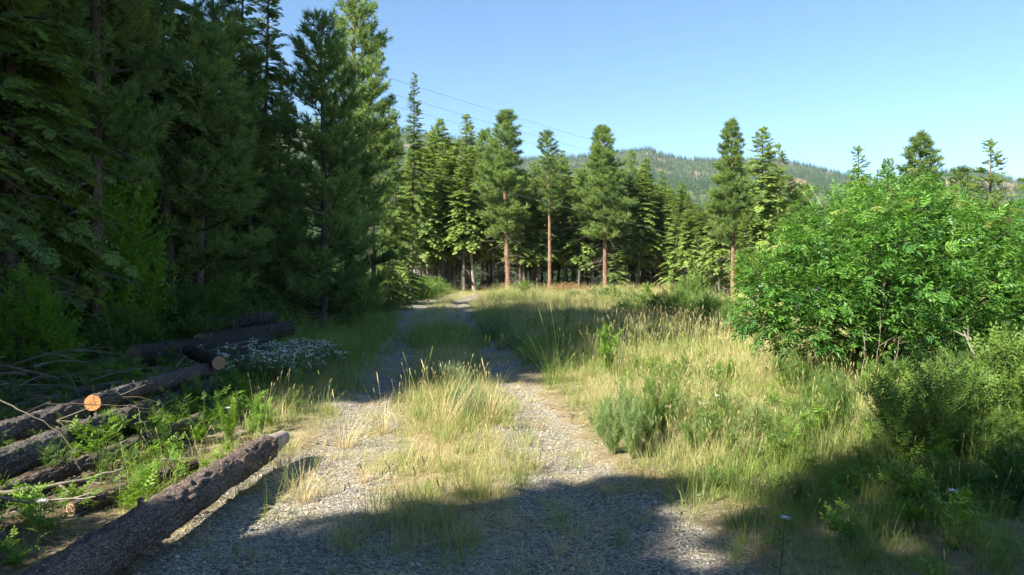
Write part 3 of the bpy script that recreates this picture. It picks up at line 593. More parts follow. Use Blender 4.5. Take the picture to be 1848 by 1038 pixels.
# short turf, thatch
SH = [grass_tpl(200+i, 26, .13, .10, .0035, .6, .6) for i in range(4)]+[grass_tpl(210+i, 30, .09, .13, .004, .9, .5) for i in range(3)]
MD = [grass_tpl(220+i, 30, .30, .11, .0052, .55, .6, 1, 1.25, .04) for i in range(5)]
TL = [grass_tpl(230+i, 30, .40, .14, .0058, .38, .55, [1, 2, 3, 4, 6][i], 1.5, .065) for i in range(5)]
LU = [grass_tpl(240+i, 46, .42, .12, .007, .45, .7) for i in range(4)]
BU = [grass_tpl(250+i, 90, .48, .06, .0035, .75, .75, 5, 1.1, .06) for i in range(3)]
def layer(dens, d0, d1): return int(dens*.8*(d1*d1-d0*d0))
def grasses():
    X, Y, Sc = [], [], []
    for den, d0, d1, s in [(150, 3.2, 7, .85), (85, 7, 13, 1.0), (34, 13, 26, 1.35), (11, 26, 50, 2.0), (5, 50, 92, 2.6)]:
        x, y = sample(layer(den, d0, d1), d0, d1, rs); X.append(x); Y.append(y); Sc.append(np.full(len(x), s))
    x = np.concatenate(X); y = np.concatenate(Y); S = np.concatenate(Sc); q = x-rc(y); tr = tracks(x, y); n1 = fbm(x*.55, y*.55, 3, 20); n2 = fbm(x*1.7, y*1.7, 3, 21)
    centre = np.exp(-(q/.72)**4); fieldR = sm(1.3, 2.2, q); left = sm(-1.7, -2.4, q)
    fo = forest_in(x, y); lg = logzone(x, y)
    # ---- short dry turf: centre strip, gravel edges, gaps of the field
    p = (1.0*centre*(1+.6*sm(8, 6, y))+.5*fieldR+.5*left)*(1-.93*tr)*(1-.85*lg)*(1-.9*fo)+.05*tr*(n2 > .5)
    p = p*(.35+1.0*sm(.35, .6, n2))+.26*tr*sm(.48, .62, fbm(x*2.6, y*2.6, 3, 31)); k = rs.random(len(x)) < p
    dry = np.clip(.85-.5*sm(.4, .7, n1[k])+rs.normal(0, .2, k.sum())-.3*sm(14, 24, y[k])*left[k], 0, 1)
    put_scatter('short_turf', x[k], y[k], S[k]*rs.uniform(.6, 1.3, k.sum()), rs.integers(0, 7, k.sum()), SH, rs, dry, 'short dry yellow turf on the track crown and between the gravel ruts', 'grass')
    # ---- medium tufts
    hump = np.exp(-((q-.0)/.75)**2)*(sm(6.2, 7.4, y)*sm(13.5, 11.5, y)*1.0+sm(14, 16, y)*sm(26, 23, y)*.9+.25*sm(5, 7, y))
    shoulderL = np.exp(-((q+2.4)/.9)**2)*sm(5, 6.5, y)*sm(15, 11, y)
    p = (.36*hump*(.2+1.5*sm(.4, .6, n2))+.42*fieldR+.5*shoulderL+.30*left*sm(11, 14, y))*(1-.96*tr)*(1-.9*lg)*(1-.9*fo)*(.3+1.1*sm(.35, .6, n1)); p *= .75
    p = p+.34*np.exp(-(q/.6)**2)*sm(3.2, 4.4, y)*(n2 > .42)+.30*np.exp(-((q+1.95)/.45)**2)*sm(4, 5.5, y)*sm(14, 11, y)*(n2 > .4)
    k = rs.random(len(x)) < p*.8
    dry = np.clip(.62*shoulderL[k]+.40*np.exp(-(q[k]/1)**2)*(.4+1.2*(n2[k] > .5))+.75*fieldR[k]*sm(.30, .6, fbm(x[k]*.35, y[k]*.35, 3, 23))+rs.normal(0, .16, k.sum())-.35*left[k]*sm(12, 16, y[k]), 0, 1)
    put_scatter('meadow_grass', x[k], y[k], S[k]**.7*rs.uniform(.55, 1.25, k.sum()), rs.integers(0, 5, k.sum()), MD, rs, dry, 'knee-high mixed green and straw grass over the clearing and the track crown', 'grass')
    # ---- tall seeding grass of the field at right
    x2, y2, s2 = [], [], []
    for den, d0, d1, s in [(26, 4.5, 12, .9), (22, 12, 24, 1.0), (9, 24, 48, 1.25), (4.0, 48, 92, 1.5)]:
        a, b = sample(layer(den, d0, d1), d0, d1, rs); x2.append(a); y2.append(b); s2.append(np.full(len(a), s))
    x = np.concatenate(x2); y = np.concatenate(y2); S = np.concatenate(s2); q = x-rc(y); n1 = fbm(x*.4, y*.4, 3, 24); fo = forest_in(x, y)
    p = sm(1.6, 2.8, q)*sm(4.6, 7.4, y-.15*x)*(1-.75*np.exp(-((x-4.9)/1.1)**2-((y-10.2)/1.3)**2))*(.55+.6*sm(.35, .6, n1))*(1-fo)*sm(16, 4, x-edge(y)-4)
    p += sm(-2.4, -3.2, q)*sm(15, 18, y)*.8*(1-fo)
    k = rs.random(len(x)) < p; x = x[k]; y = y[k]; S = S[k]; q = q[k]
    dry = np.clip(.06+.66*sm(.36, .64, fbm(x*.3+3, y*.3, 3, 25))*sm(-1, 2, q)+rs.normal(0, .14, len(x))-.25*(q < 0), 0, 1)
    put_scatter('seeding_grass', x, y, S*rs.uniform(.5, 1.2, len(x))*(.7+.6*fbm(x*.9, y*.9, 2, 29))*np.interp(y, [5, 10, 16, 40], [.75, .9, 1.1, .9]), rs.integers(0, 5, len(x)), TL, rs, dry, 'waist-high seeding grass filling the field right of the track', 'grass')
    # ---- lush green grass: left verge in the shade, foot of the bush, right foreground
    x, y = sample(layer(30, 3.4, 32), 3.4, 32, rs); q = x-rc(y); fo = forest_in(x, y)
    p = sm(-1.9, -2.8, q)*sm(9.5, 13, y)*(1-.8*fo)*.9+sm(2.0, 3.4, q)*sm(9.5, 6, y)*.30+np.exp(-((x-4.6)/1.2)**2-((y-9.5)/1.8)**2)*1.0+np.exp(-(q/.8)**2)*sm(15, 17, y)*sm(24, 21, y)*.6
    p += sm(-2.4, -3.4, q)*sm(9.5, 5, y)*.22+sm(1.2, 1.8, np.abs(q))*sm(3.2, 2.2, np.abs(q))*sm(9, 14, y)*.35
    k = rs.random(len(x)) < p*(.2+1.1*sm(.35, .6, fbm(x*.8, y*.8, 3, 26))); x = x[k]; y = y[k]
    put_scatter('lush_grass', x, y, rs.uniform(.45, 1.15, len(x))*(.8+.3*sm(9, 16, y)), rs.integers(0, 4, len(x)), LU, rs, np.clip(rs.normal(.03, .1, len(x)), 0, 1), 'soft dark green grass in the shade of the left verge and under the bush', 'grass')
grasses()
# straw bunches one can tell apart at the edges of the ruts
def bunch(px, py, hpx, dry, label, tp=None, wid=1.):
    d = 1.62*FPX/(py-HOR); x = (px-924)/FPX*d; o = bpy.data.objects.new('grass_bunch', (tp or BU)[int(px) % 3].data); C.collection.objects.link(o)
    o.location = (x, d, float(tz(x, d))); k = hpx/FPX*d/.50; o.scale = (k*wid, k*wid, k); o.rotation_euler = (0, 0, px*.7); tag(o, label, 'grass tuft', 'bunches of grass along the track'); return o
M['straw'] = foliage('straw_blades', (.40, .32, .15), (.70, .59, .33), .35, vary=0); M['greenblade'] = foliage('green_blades', (.09, .16, .03), (.20, .28, .06), .35, vary=0)
def bunch_mesh(seed, n, m, **k):
    o = grass_tpl(seed, n, .48, .06, .0038, name='grass_bunch', **k); o.data.materials.clear(); o.data.materials.append(m); return o
BS = [bunch_mesh(260+i, 80, M['straw'], lean=.7, curl=.7, heads=1, hh=1.1) for i in range(3)]; BG = [bunch_mesh(270+i, 60, M['greenblade'], lean=.6, curl=.6, heads=3, hh=1.2) for i in range(3)]
for px, py, h, tp, lab in [(620, 795, 100, BS, 'pale straw bunch arching right of the broken log end, biggest of the straw bunches'), (545, 890, 110, BS, 'ragged straw bunch against the near log on its gravel side'),
    (690, 775, 85, BS, 'straw bunch on the left rut just before the shade begins'), (800, 770, 120, BS, 'tall straw bunch on the track crown where the shade begins'),
    (760, 760, 95, BG, 'green bunch beside the tall straw bunch on the track crown'), (840, 765, 80, BG, 'feathery green bunch on the track crown, right of the straw'), (880, 760, 100, BS, 'thin straw bunch at the right side of the track crown'),
    (800, 955, 75, BG, 'isolated green tuft in the gravel at the edge of the near shadow'), (1010, 985, 70, BS, 'thin straw tuft in the shaded gravel at the bottom'), (1100, 880, 60, BS, 'small straw tuft at the right gravel edge in the sun'),
    (940, 870, 70, BG, 'green tuft on the crown at the middle of the sunlit gravel'), (510, 840, 90, BS, 'straw bunch hiding the right end of the near log'), (655, 860, 50, BS, 'low straw tuft alone on the left gravel'), (1120, 965, 60, BG, 'dark green tuft in the shaded gravel at the right'),
    (1480, 930, 110, BG, 'round dark green tuft in the deep shade at the lower right'), (470, 800, 70, BG, 'green bunch between the two logs'), (870, 680, 80, BG, 'green bunch on the crown inside the tree shadow'), (740, 700, 70, BG, 'bunch on the left rut inside the tree shadow'), (1000, 690, 110, BG, 'tall bunch at the right rut edge inside the tree shadow'), (1330, 1000, 70, BG, 'ragged low tuft at the bottom edge right of the gravel')]:
    bunch(px, py, h, 0, lab, tp)

# gravel
def stones():
    T = []
    base_v = np.array([[1, 1, 1], [1, 1, -1], [1, -1, 1], [1, -1, -1], [-1, 1, 1], [-1, 1, -1], [-1, -1, 1], [-1, -1, -1]])/1.5; base_f = [[0, 2, 3, 1], [4, 5, 7, 6], [0, 1, 5, 4], [2, 6, 7, 3], [0, 4, 6, 2], [1, 3, 7, 5]]
    m, t, N = mat('gravel_stone'); oi = N('ObjectInfo'); cr = N('ValToRGB', ins={0: oi.outputs['Random']}); e = cr.color_ramp.elements; e[0].color = (.11, .105, .10, 1); e[1].color = (.52, .49, .43, 1); z = e.new(.5); z.color = (.29, .27, .235, 1); z = e.new(.85); z.color = (.33, .29, .23, 1)
    p = N('BsdfPrincipled', ins={'Base Color': cr.outputs[0], 'Roughness': .85}); N('OutputMaterial', ins={0: p.outputs[0]})
    for i in range(6):
        r = R(300+i); V = base_v*r.uniform(.6, 1.1, (8, 3))*np.array([1, r.uniform(.6, .9), r.uniform(.35, .7)]); A = Acc(); A.add(V, base_f); T.append(A.build('stone', m, link=False))
    x, y = sample(layer(1500, 3.3, 6.2), 3.3, 6.2, rs, .55); a, b = sample(layer(560, 6.2, 12), 6.2, 12, rs, .4); c, d = sample(layer(60, 12, 32), 12, 32, rs, .3); x = np.concatenate([x, a, c]); y = np.concatenate([y, b, d])
    k = rs.random(len(x)) < tracks(x, y)*.9+.06*np.exp(-((x-rc(y))/2.4)**4); x = x[k]; y = y[k]; n = len(x)
    S = .0045+.006*rs.random(n)**2.5+.012*(rs.random(n) < .03); S = S*np.interp(y, [4, 12, 32], [1, 1.5, 2.6])
    scatter('gravel', np.stack([x, y, tz(x, y)+S*.15], -1), rs.uniform(0, 6.28, (n, 3))*np.array([.12, .12, 1]), S, rs.integers(0, 6, n), T, label='grey crushed gravel in the two ruts of the track')['category'] = 'gravel'
stones()

# low leafy weeds and litter on the ground among the logs
def weed_tpl(seed, stems, H, sp, n, ls, m, spread=.35):
    r = R(seed); A = Acc()
    for i in range(stems):
        az = r.random()*6.283; L = H*r.uniform(.5, 1.1); Q = branch_pts(np.array([0, 0, 0.]), az, L*spread*r.uniform(.3, 1.2), 0, 0, 5)+np.array([0, 0, 1])*(np.linspace(0, 1, 5)*L)[:, None]
        A.tube(Q, [.003, .0025, .002, .002, .001], 3, .3); t = r.random(n)*.8+.2; k = np.linspace(0, 1, 5); P = np.stack([np.interp(t, k, Q[:, c]) for c in range(3)], -1); a = r.random(n)*6.283
        A.inst(sp, P, np.stack([np.cos(a), np.sin(a), r.uniform(.1, 1.1, n)], -1), (0, 0, 1), ls*r.uniform(.6, 1.2, n), r.uniform(.2, .9, n))
    return A.build('weed', m, link=False)
WL = [weed_tpl(310+i, 6, .28, SPRIGW, 5, .11, M['bright'], .7) for i in range(3)]; WF = [weed_tpl(315+i, 7, .40, FINE, 9, .10, M['shrub'], .35) for i in range(3)]
def straw_litter():
    T = []
    for i in range(4):
        r = R(350+i); A = Acc()
        for j in range(22):
            a = r.normal(0, .5)+(3.14 if r.random() < .5 else 0); c = np.array([r.uniform(-.12, .12), r.uniform(-.12, .12), r.uniform(.004, .02)]); L = r.uniform(.04, .13); d = np.array([math.cos(a), math.sin(a), r.uniform(-.05, .25)]); s_ = np.array([-d[1], d[0], 0])*.0018
            A.add([c-s_, c+s_, c+d*L+s_, c+d*L-s_], [[0, 1, 2, 3]], r.uniform(.2, 1))
        T.append(A.build('straw', M['straw'], link=False))
    x, y = sample(layer(17, 3.3, 16), 3.3, 16, rs, .5); q = x-rc(y); n = fbm(x*1.5, y*1.5, 3, 33); k = rs.random(len(x)) < np.exp(-(q/2.2)**4)*(.15+1.1*sm(.42, .6, n)); x = x[k]; y = y[k]
    put_scatter('dry_straw', x, y, rs.uniform(.6, 1.3, len(x)), rs.integers(0, 4, len(x)), T, rs, None, 'flattened dry straw lying over the gravel of the track', 'straw', .03)
straw_litter()
def weeds():
    x, y = sample(layer(15, 3.3, 22), 3.3, 22, rs); q = x-rc(y); n1 = fbm(x*.9, y*.9, 3, 27)
    p = (sm(-1.75, -2.2, q)*sm(16, 12, y)*.9+sm(1.8, 3, q)*.24)*(n1 > .40)+sm(2.2, 4, q)*sm(8, 5.5, y)*.25
    k = rs.random(len(x)) < p; x = x[k]; y = y[k]; put_scatter('leafy_weeds', x, y, rs.uniform(.5, 1.15, len(x)), rs.integers(0, 3, len(x)), WL, rs, None, 'low bright-leaved weeds growing between the logs and in the verges', 'weeds')
    x, y = sample(layer(11, 3.3, 30), 3.3, 30, rs); q = x-rc(y); n1 = fbm(x*.6, y*.6, 3, 28); fo = forest_in(x, y)
    p = (sm(2.0, 3.2, q)*.30*(1+1.2*sm(9.5, 6.5, y))+sm(-2.1, -3.2, q)*.30*(1-.6*fo))*(.2+1.6*(n1 > .5))
    k = rs.random(len(x)) < p; x = x[k]; y = y[k]; put_scatter('fine_leaved_weeds', x, y, rs.uniform(.5, 1.2, len(x)), rs.integers(0, 3, len(x)), WF, rs, None, 'fine-leaved weeds mixed into the grass of both verges', 'weeds')
    # twigs, bark and litter
    T = []
    for i in range(4):
        r = R(330+i); A = Acc()
        for j in range(7):
            a = r.random()*6.283; L = r.uniform(.06, .28); c = np.array([r.uniform(-.2, .2), r.uniform(-.2, .2), .01]); A.tube([c, c+np.array([math.cos(a), math.sin(a), r.uniform(0, .18)])*L*.6, c+np.array([math.cos(a+.3), math.sin(a+.3), r.uniform(0, .1)])*L], [.005, .004, .002], 4, r.random())
        for j in range(5): a = r.random()*6.28; c = np.array([r.uniform(-.25, .25), r.uniform(-.25, .25), .012]); A.inst((np.array([[-1, -.4, 0], [1, -.5, 0], [1.1, .4, .1], [-.9, .5, .15]]), np.array([[0, 1, 2, 3]])), c[None], np.array([[math.cos(a), math.sin(a), .1]]), (0, 0, 1), np.array([.03]), np.array([r.random()]))
        T.append(A.build('litter', M['dead'], link=False))
    x, y = sample(layer(16, 3.3, 16), 3.3, 16, rs); q = x-rc(y); k = rs.random(len(x)) < sm(-1.9, -2.6, q)*.8+.05+sm(2, 3, q)*sm(7, 5, y)*.3; x = x[k]; y = y[k]
    put_scatter('forest_litter', x, y, rs.uniform(.5, 1.3, len(x)), rs.integers(0, 4, len(x)), T, rs, None, 'dead twigs and bark scraps littering the ground by the logs', 'litter', .05)
weeds()

# ------------------------------------------------------------------ white-flowered patch beyond the logs
def flowers():
    T = []
    for i in range(3):
        r = R(340+i); A = Acc()
        for j in range(7):
            az = r.random()*6.283; L = .42*r.uniform(.7, 1.15); Q = np.array([[0, 0, 0.]])+np.linspace(0, 1, 5)[:, None]*np.array([math.cos(az)*.16, math.sin(az)*.16, 1])*L; A.tube(Q, .0028, 3, .6)
            n = 16; t = r.random(n)*.85+.05; P = t[:, None]*Q[-1]; a = r.random(n)*6.283; A.inst(leaf_quads(.2), P, np.stack([np.cos(a), np.sin(a), r.uniform(.4, 1.2, n)], -1), (0, 0, 1), .09*r.uniform(.6, 1.1, n), r.uniform(.5, 1, n))
            for k in range(4 if j < 5 else 0): c = Q[-1]+r.normal(size=3)*[.014, .014, .006]; A.inst((np.array([[.7, .7, .5], [.7, -.7, .5], [-.7, -.7, .5], [-.7, .7, .5], [1, 1, -.4], [1, -1, -.4], [-1, -1, -.4], [-1, 1, -.4]]), np.array([[0, 3, 2, 1], [0, 1, 5, 4], [1, 2, 6, 5], [2, 3, 7, 6], [3, 0, 4, 7]])), c[None], np.array([[math.cos(k), math.sin(k), 0]]), (0, 0, 1), np.array([.0075]), None, 1)
        T.append(A.build('flower_clump', [M['sage'], M['white']], link=False))
    r = R(345); n = 150; y = r.uniform(10.6, 14.2, n); c = -3.75-.10*(y-11); x = c+r.normal(0, .50, n)*np.interp(y, [10, 12, 15], [.8, 1.1, .7]); k = (x < rc(y)-1.75); x = x[k]; y = y[k]
    put_scatter('white_wildflowers', x, y, r.uniform(.75, 1.25, len(x)), r.integers(0, 3, len(x)), T, r, None, 'patch of white-headed wildflowers on grey-green stems beyond the logs', 'wildflowers')
    for px, py, lab in [(1410, 985, 'single white seed head low in the shade at the right of the gravel'), (1715, 960, 'white flower head in the dark weeds at the lower right'), (62, 960, 'small white flower in the shade at the lower left behind the near log'), (1200, 745, 'white flower head beside the grey-green weed bush'), (1262, 745, 'white flower head right of the weed bush in the sunlit grass'), (1290, 735, 'white flower head second right of the weed bush'), (405, 745, 'white flower by the small weeds between the logs')]:
        d = 1.6*FPX/(py+45-HOR); x = (px-924)/FPX*d; o = T[0].copy(); o.data = FL1.data; C.collection.objects.link(o); o.name = 'white_flower'; o.location = (x, d, float(tz(x, d))); tag(o, lab, 'flower', 'single white flowers')
A_ = Acc(); A_.tube([[0, 0, 0], [.01, 0, .15], [.03, 0, .33]], [.003, .0025, .002], 4, .3)
rF = R(346)
for k in range(16): A_.inst(leaf_quads(.4), np.array([[.03, 0, .33]]), np.array([[math.cos(k*2.4), math.sin(k*2.4), .2+.05*k]]), (0, 0, 1), np.array([.035]), None, 1)
for k in range(7): A_.inst(leaf_quads(.35), np.array([[.01, 0, .04*k]]), np.array([[math.cos(k*2.4), math.sin(k*2.4), .5]]), (0, 0, 1), np.array([.08]), np.array([.5]), 0)
FL1 = A_.build('white_flower', [M['shrub'], M['white']], link=False)
flowers()

# ------------------------------------------------------------------ shrubs
def shrub(seed, H, Rr, n, sp, ss, m, nstem=14, upright=.5, cat='shrub', stemm='limb', fill=.35, low=.05, sth=1.):
    r = R(seed); root = empty('shrub'); root['category'] = cat; S = Acc(); K = Acc()
    tips = []
    for i in range(nstem):
        a = r.random()*6.283; q = Rr*r.uniform(.2, .95); h = H*r.uniform(.55, 1)*(1-.35*(q/Rr)**2); tip = np.array([q*math.cos(a), q*math.sin(a), h]); mid = tip*np.array([.35, .35, .5]); S.tube([[0, 0, -.05], mid*.5, mid, (mid+tip)/2+[0, 0, .04], tip], np.array([.02, .015, .011, .007, .003])*H**.6*sth, 4, .4); tips.append((mid, tip))
    w_ = nrm(r.normal(size=(n, 3))); w_[:, 2] = np.abs(w_[:, 2])*1.0; w_ = nrm(w_); lump = .72+.55*fbm(w_[:, 0]*2.2+seed, w_[:, 1]*2.2+w_[:, 2]*1.7, 3, seed % 7)
    rr_ = (fill+(1-fill)*r.random(n)**.5)*lump; P = w_*rr_[:, None]*np.array([Rr, Rr, H*.92])+np.array([0, 0, H*low])
    if upright >= 1:
        si = r.integers(0, nstem, n); tt = r.uniform(.12, 1.02, n)**.8; tp_ = np.array([b for a, b in tips])[si]*np.array([1, 1, 1.05]); P = tp_*(tt**np.array([[1.4], [1.4], [1.]])).T+r.normal(0, .022, (n, 3)); w_ = nrm(r.normal(size=(n, 3))*[1, 1, .3]+tp_*.4)
    D = w_*np.array([1, 1, .4])+np.array([0, 0, upright])+r.normal(size=(n, 3))*.35
    K.inst(sp, P, D, r.normal(size=(n, 3))*.3+[0, 0, 1], ss*r.uniform(.65, 1.25, n), np.clip(.5+r.normal(0, .22, n), 0, 1))
    S.build('stems', M[stemm], root); K.build('foliage', M[m], root); return Proto(root, H)
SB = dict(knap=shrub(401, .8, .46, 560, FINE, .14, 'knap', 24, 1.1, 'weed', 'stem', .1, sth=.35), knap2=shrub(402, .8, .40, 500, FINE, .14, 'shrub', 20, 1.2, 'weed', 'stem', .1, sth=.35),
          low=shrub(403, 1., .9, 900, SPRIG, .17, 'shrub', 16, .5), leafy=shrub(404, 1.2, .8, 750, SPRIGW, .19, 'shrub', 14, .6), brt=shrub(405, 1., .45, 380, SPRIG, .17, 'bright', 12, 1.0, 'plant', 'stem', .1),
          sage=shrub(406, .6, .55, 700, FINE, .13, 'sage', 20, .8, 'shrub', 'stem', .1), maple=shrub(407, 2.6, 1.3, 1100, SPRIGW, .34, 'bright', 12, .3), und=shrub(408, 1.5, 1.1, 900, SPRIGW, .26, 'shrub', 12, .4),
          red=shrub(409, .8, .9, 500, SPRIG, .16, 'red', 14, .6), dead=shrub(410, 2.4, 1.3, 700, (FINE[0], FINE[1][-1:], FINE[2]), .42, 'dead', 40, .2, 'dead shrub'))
def put_s(key, px, py, hpx, label, group=None, wid=1., cat=None, x=None, d=None, zc=1.62):
    if d is None: d = zc*FPX/(py-HOR)
    if x is None: x = (px-924)/FPX*d
    o = SB[key].place(x, d, hpx/FPX*d, rg.uniform(0, 6.28), label, group, None, wid, z=float(tz(x, d))-.03); return o
GS = 'weeds and shrubs of the sunny field'
for px, py, h, k, wd, lab in [(1108, 815, 120, 'knap', .62, 'grey-green weed clump at the right edge of the sunlit gravel, leftmost of its cluster'), (1142, 822, 148, 'knap', .55, 'tallest grey-green weed clump in the cluster at the right gravel edge'), (1170, 800, 105, 'knap2', .7, 'middle green weed clump of the cluster at the right gravel edge'),
    (1196, 790, 130, 'knap2', .5, 'darker upright weed clump at the right side of the cluster by the gravel'), (1088, 785, 80, 'knap', .7, 'small weed clump behind the left side of the grey-green cluster'), (1225, 770, 80, 'knap', .6, 'loose weed clump in the grass right of the grey-green cluster'), (1370, 800, 70, 'knap', .8, 'grey-green weed in the middle of the sunlit grass near the shadow edge')]:
    put_s(k, px, py, h, lab, GS, wd)
put_s('knap2', 1265, 820, 80, 'spindly weed at the sunlit side of the near shadow', GS)
put_s('knap2', 1520, 800, 120, 'upright dark weed spike in front of the green bush', GS, .6)
put_s('knap2', 1450, 770, 60, 'small spike-leaved weed left of the upright dark weed', GS, .7)
put_s('brt', 1100, 680, 95, 'yellow-green leafy seedling standing out of the tall grass beside a dead stalk', GS, .7)
put_s('brt', 1325, 705, 55, 'small bright leafy sapling in the middle of the sunlit field', GS)
put_s('brt', 1575, 720, 70, 'bright leafy sprout at the foot of the green bush', GS)
put_s('knap2', 1440, 720, 80, 'leafy grey weed at the left foot of the green bush', GS, 1.3)
put_s('knap2', 1490, 735, 70, 'low weed in front of the bush stems', GS, 1.3)
put_s('sage', 890, 612, 42, 'round blue-green sage clump at the right rut inside the tree shadow', GS, 1.)
put_s('sage', 925, 628, 26, 'low light sage clump beside the round blue-green one', GS, 1.2)
put_s('sage', 815, 700, 50, 'sage-like clump on the track crown at the shade line', GS)
put_s('sage', 845, 748, 62, 'pale green feathery clump on the crown in the first sun', GS, .7)
put_s('brt', 945, 534, 26, 'bright green sprig bush at the far end of the field', GS, 1.6)
put_s('brt', 1167, 548, 42, 'bright conical sapling before the low hedge at the field edge', GS, 1.)
put_s('red', 1022, 531, 20, 'rust-red dried bush at the foot of the far trees', GS, 2.4)
put_s('red', 1205, 562, 34, 'yellowish dried bush on the field edge hedge', GS, 1.2)
ORD = 'first second third fourth fifth sixth seventh eighth ninth tenth eleventh twelfth'.split()
HED = [(1105, 545, 24, 1.5), (1140, 552, 32, 1.5), (1180, 575, 46, 1.4), (1215, 582, 56, 1.2), (1252, 590, 66, 1.0), (1290, 600, 72, 1.), (1325, 612, 60, 1.), (1130, 575, 30, 1.6), (1240, 560, 52, 1.), (1280, 575, 40, 1.3), (1040, 540, 16, 1.6), (1075, 536, 16, 1.6)]
for i, (px, py, h, w_) in enumerate(HED):
    put_s(['low', 'leafy'][i % 2], px, py, h, 'low rounded green shrub, %s from the left in the hedge along the field edge' % ORD[sorted([q[0] for q in HED]).index(px)], 'hedge shrubs along the field edge', w_)
put_s('leafy', 1255, 575, 78, 'shrub with an upright conical shape in the hedge by the slope', GS, .6)
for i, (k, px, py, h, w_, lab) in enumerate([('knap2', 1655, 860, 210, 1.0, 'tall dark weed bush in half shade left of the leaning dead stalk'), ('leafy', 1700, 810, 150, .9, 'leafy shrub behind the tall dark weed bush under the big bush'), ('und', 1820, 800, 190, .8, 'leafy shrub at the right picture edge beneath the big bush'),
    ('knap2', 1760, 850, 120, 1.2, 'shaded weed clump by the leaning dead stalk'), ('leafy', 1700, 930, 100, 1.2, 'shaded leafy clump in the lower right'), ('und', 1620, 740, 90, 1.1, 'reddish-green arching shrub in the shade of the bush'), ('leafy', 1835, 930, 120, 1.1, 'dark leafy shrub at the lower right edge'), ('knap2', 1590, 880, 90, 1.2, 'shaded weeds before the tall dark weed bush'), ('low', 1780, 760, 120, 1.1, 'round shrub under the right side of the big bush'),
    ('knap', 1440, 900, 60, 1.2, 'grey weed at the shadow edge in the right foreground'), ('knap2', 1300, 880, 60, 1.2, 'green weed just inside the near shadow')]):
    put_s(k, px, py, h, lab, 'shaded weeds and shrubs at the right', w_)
GL = 'undergrowth at the forest edge'
put_s('maple', 60, 700, 215, 'broadleaf sapling lit bright green above the brush pile at the left edge', GL, .7, d=11, x=-7.1)
put_s('maple', 215, 520, 120, 'lit broadleaf foliage high in the dark forest', GL, .8, x=-10.2, d=17)
SB['maple'].place(-9.0, 16, 5.6, 1, 'tall broadleaf sapling with lit leaves among the dark trunks', GL, None, .5)
put_s('brt', 410, 800, 95, 'bright leafy clump right of the thin log', GL, .6)
put_s('brt', 470, 780, 70, 'leafy weed clump between thin log and near log', GL, .7)
put_s('brt', 345, 745, 75, 'bright sprout arching over the grey logs', GL, .8)
put_s('brt', 440, 735, 60, 'bright sprout at the near end of the white flower patch', GL, .9)
put_s('leafy', 330, 610, 75, 'dim green shrub behind the dark logs', GL, 1.1, x=-6.6, d=15.5)
put_s('und', 240, 620, 95, 'broad dim shrub under the forest edge left of the dark logs', GL, 1.1, x=-7.6, d=14.6)
put_s('leafy', 520, 600, 60, 'dim shrub under the forest edge above the flower patch', GL, 1.1, x=-6.4, d=19)
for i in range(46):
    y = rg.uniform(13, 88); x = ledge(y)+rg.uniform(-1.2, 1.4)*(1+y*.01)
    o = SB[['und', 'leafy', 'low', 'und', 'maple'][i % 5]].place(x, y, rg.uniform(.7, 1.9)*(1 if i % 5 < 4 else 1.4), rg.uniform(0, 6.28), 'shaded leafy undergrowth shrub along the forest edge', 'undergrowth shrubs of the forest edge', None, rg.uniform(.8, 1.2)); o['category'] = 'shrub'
for px, d, h in [(800, 84, 1.3), (905, 90, 2.6), (885, 91, 3.), (775, 80, 1.6)]:
    SB['dead'].place((px-924)/FPX*d, d, h*1.3, px, 'grey-brown dead tangle between the far trunks' , 'dead tangles under the far trees')

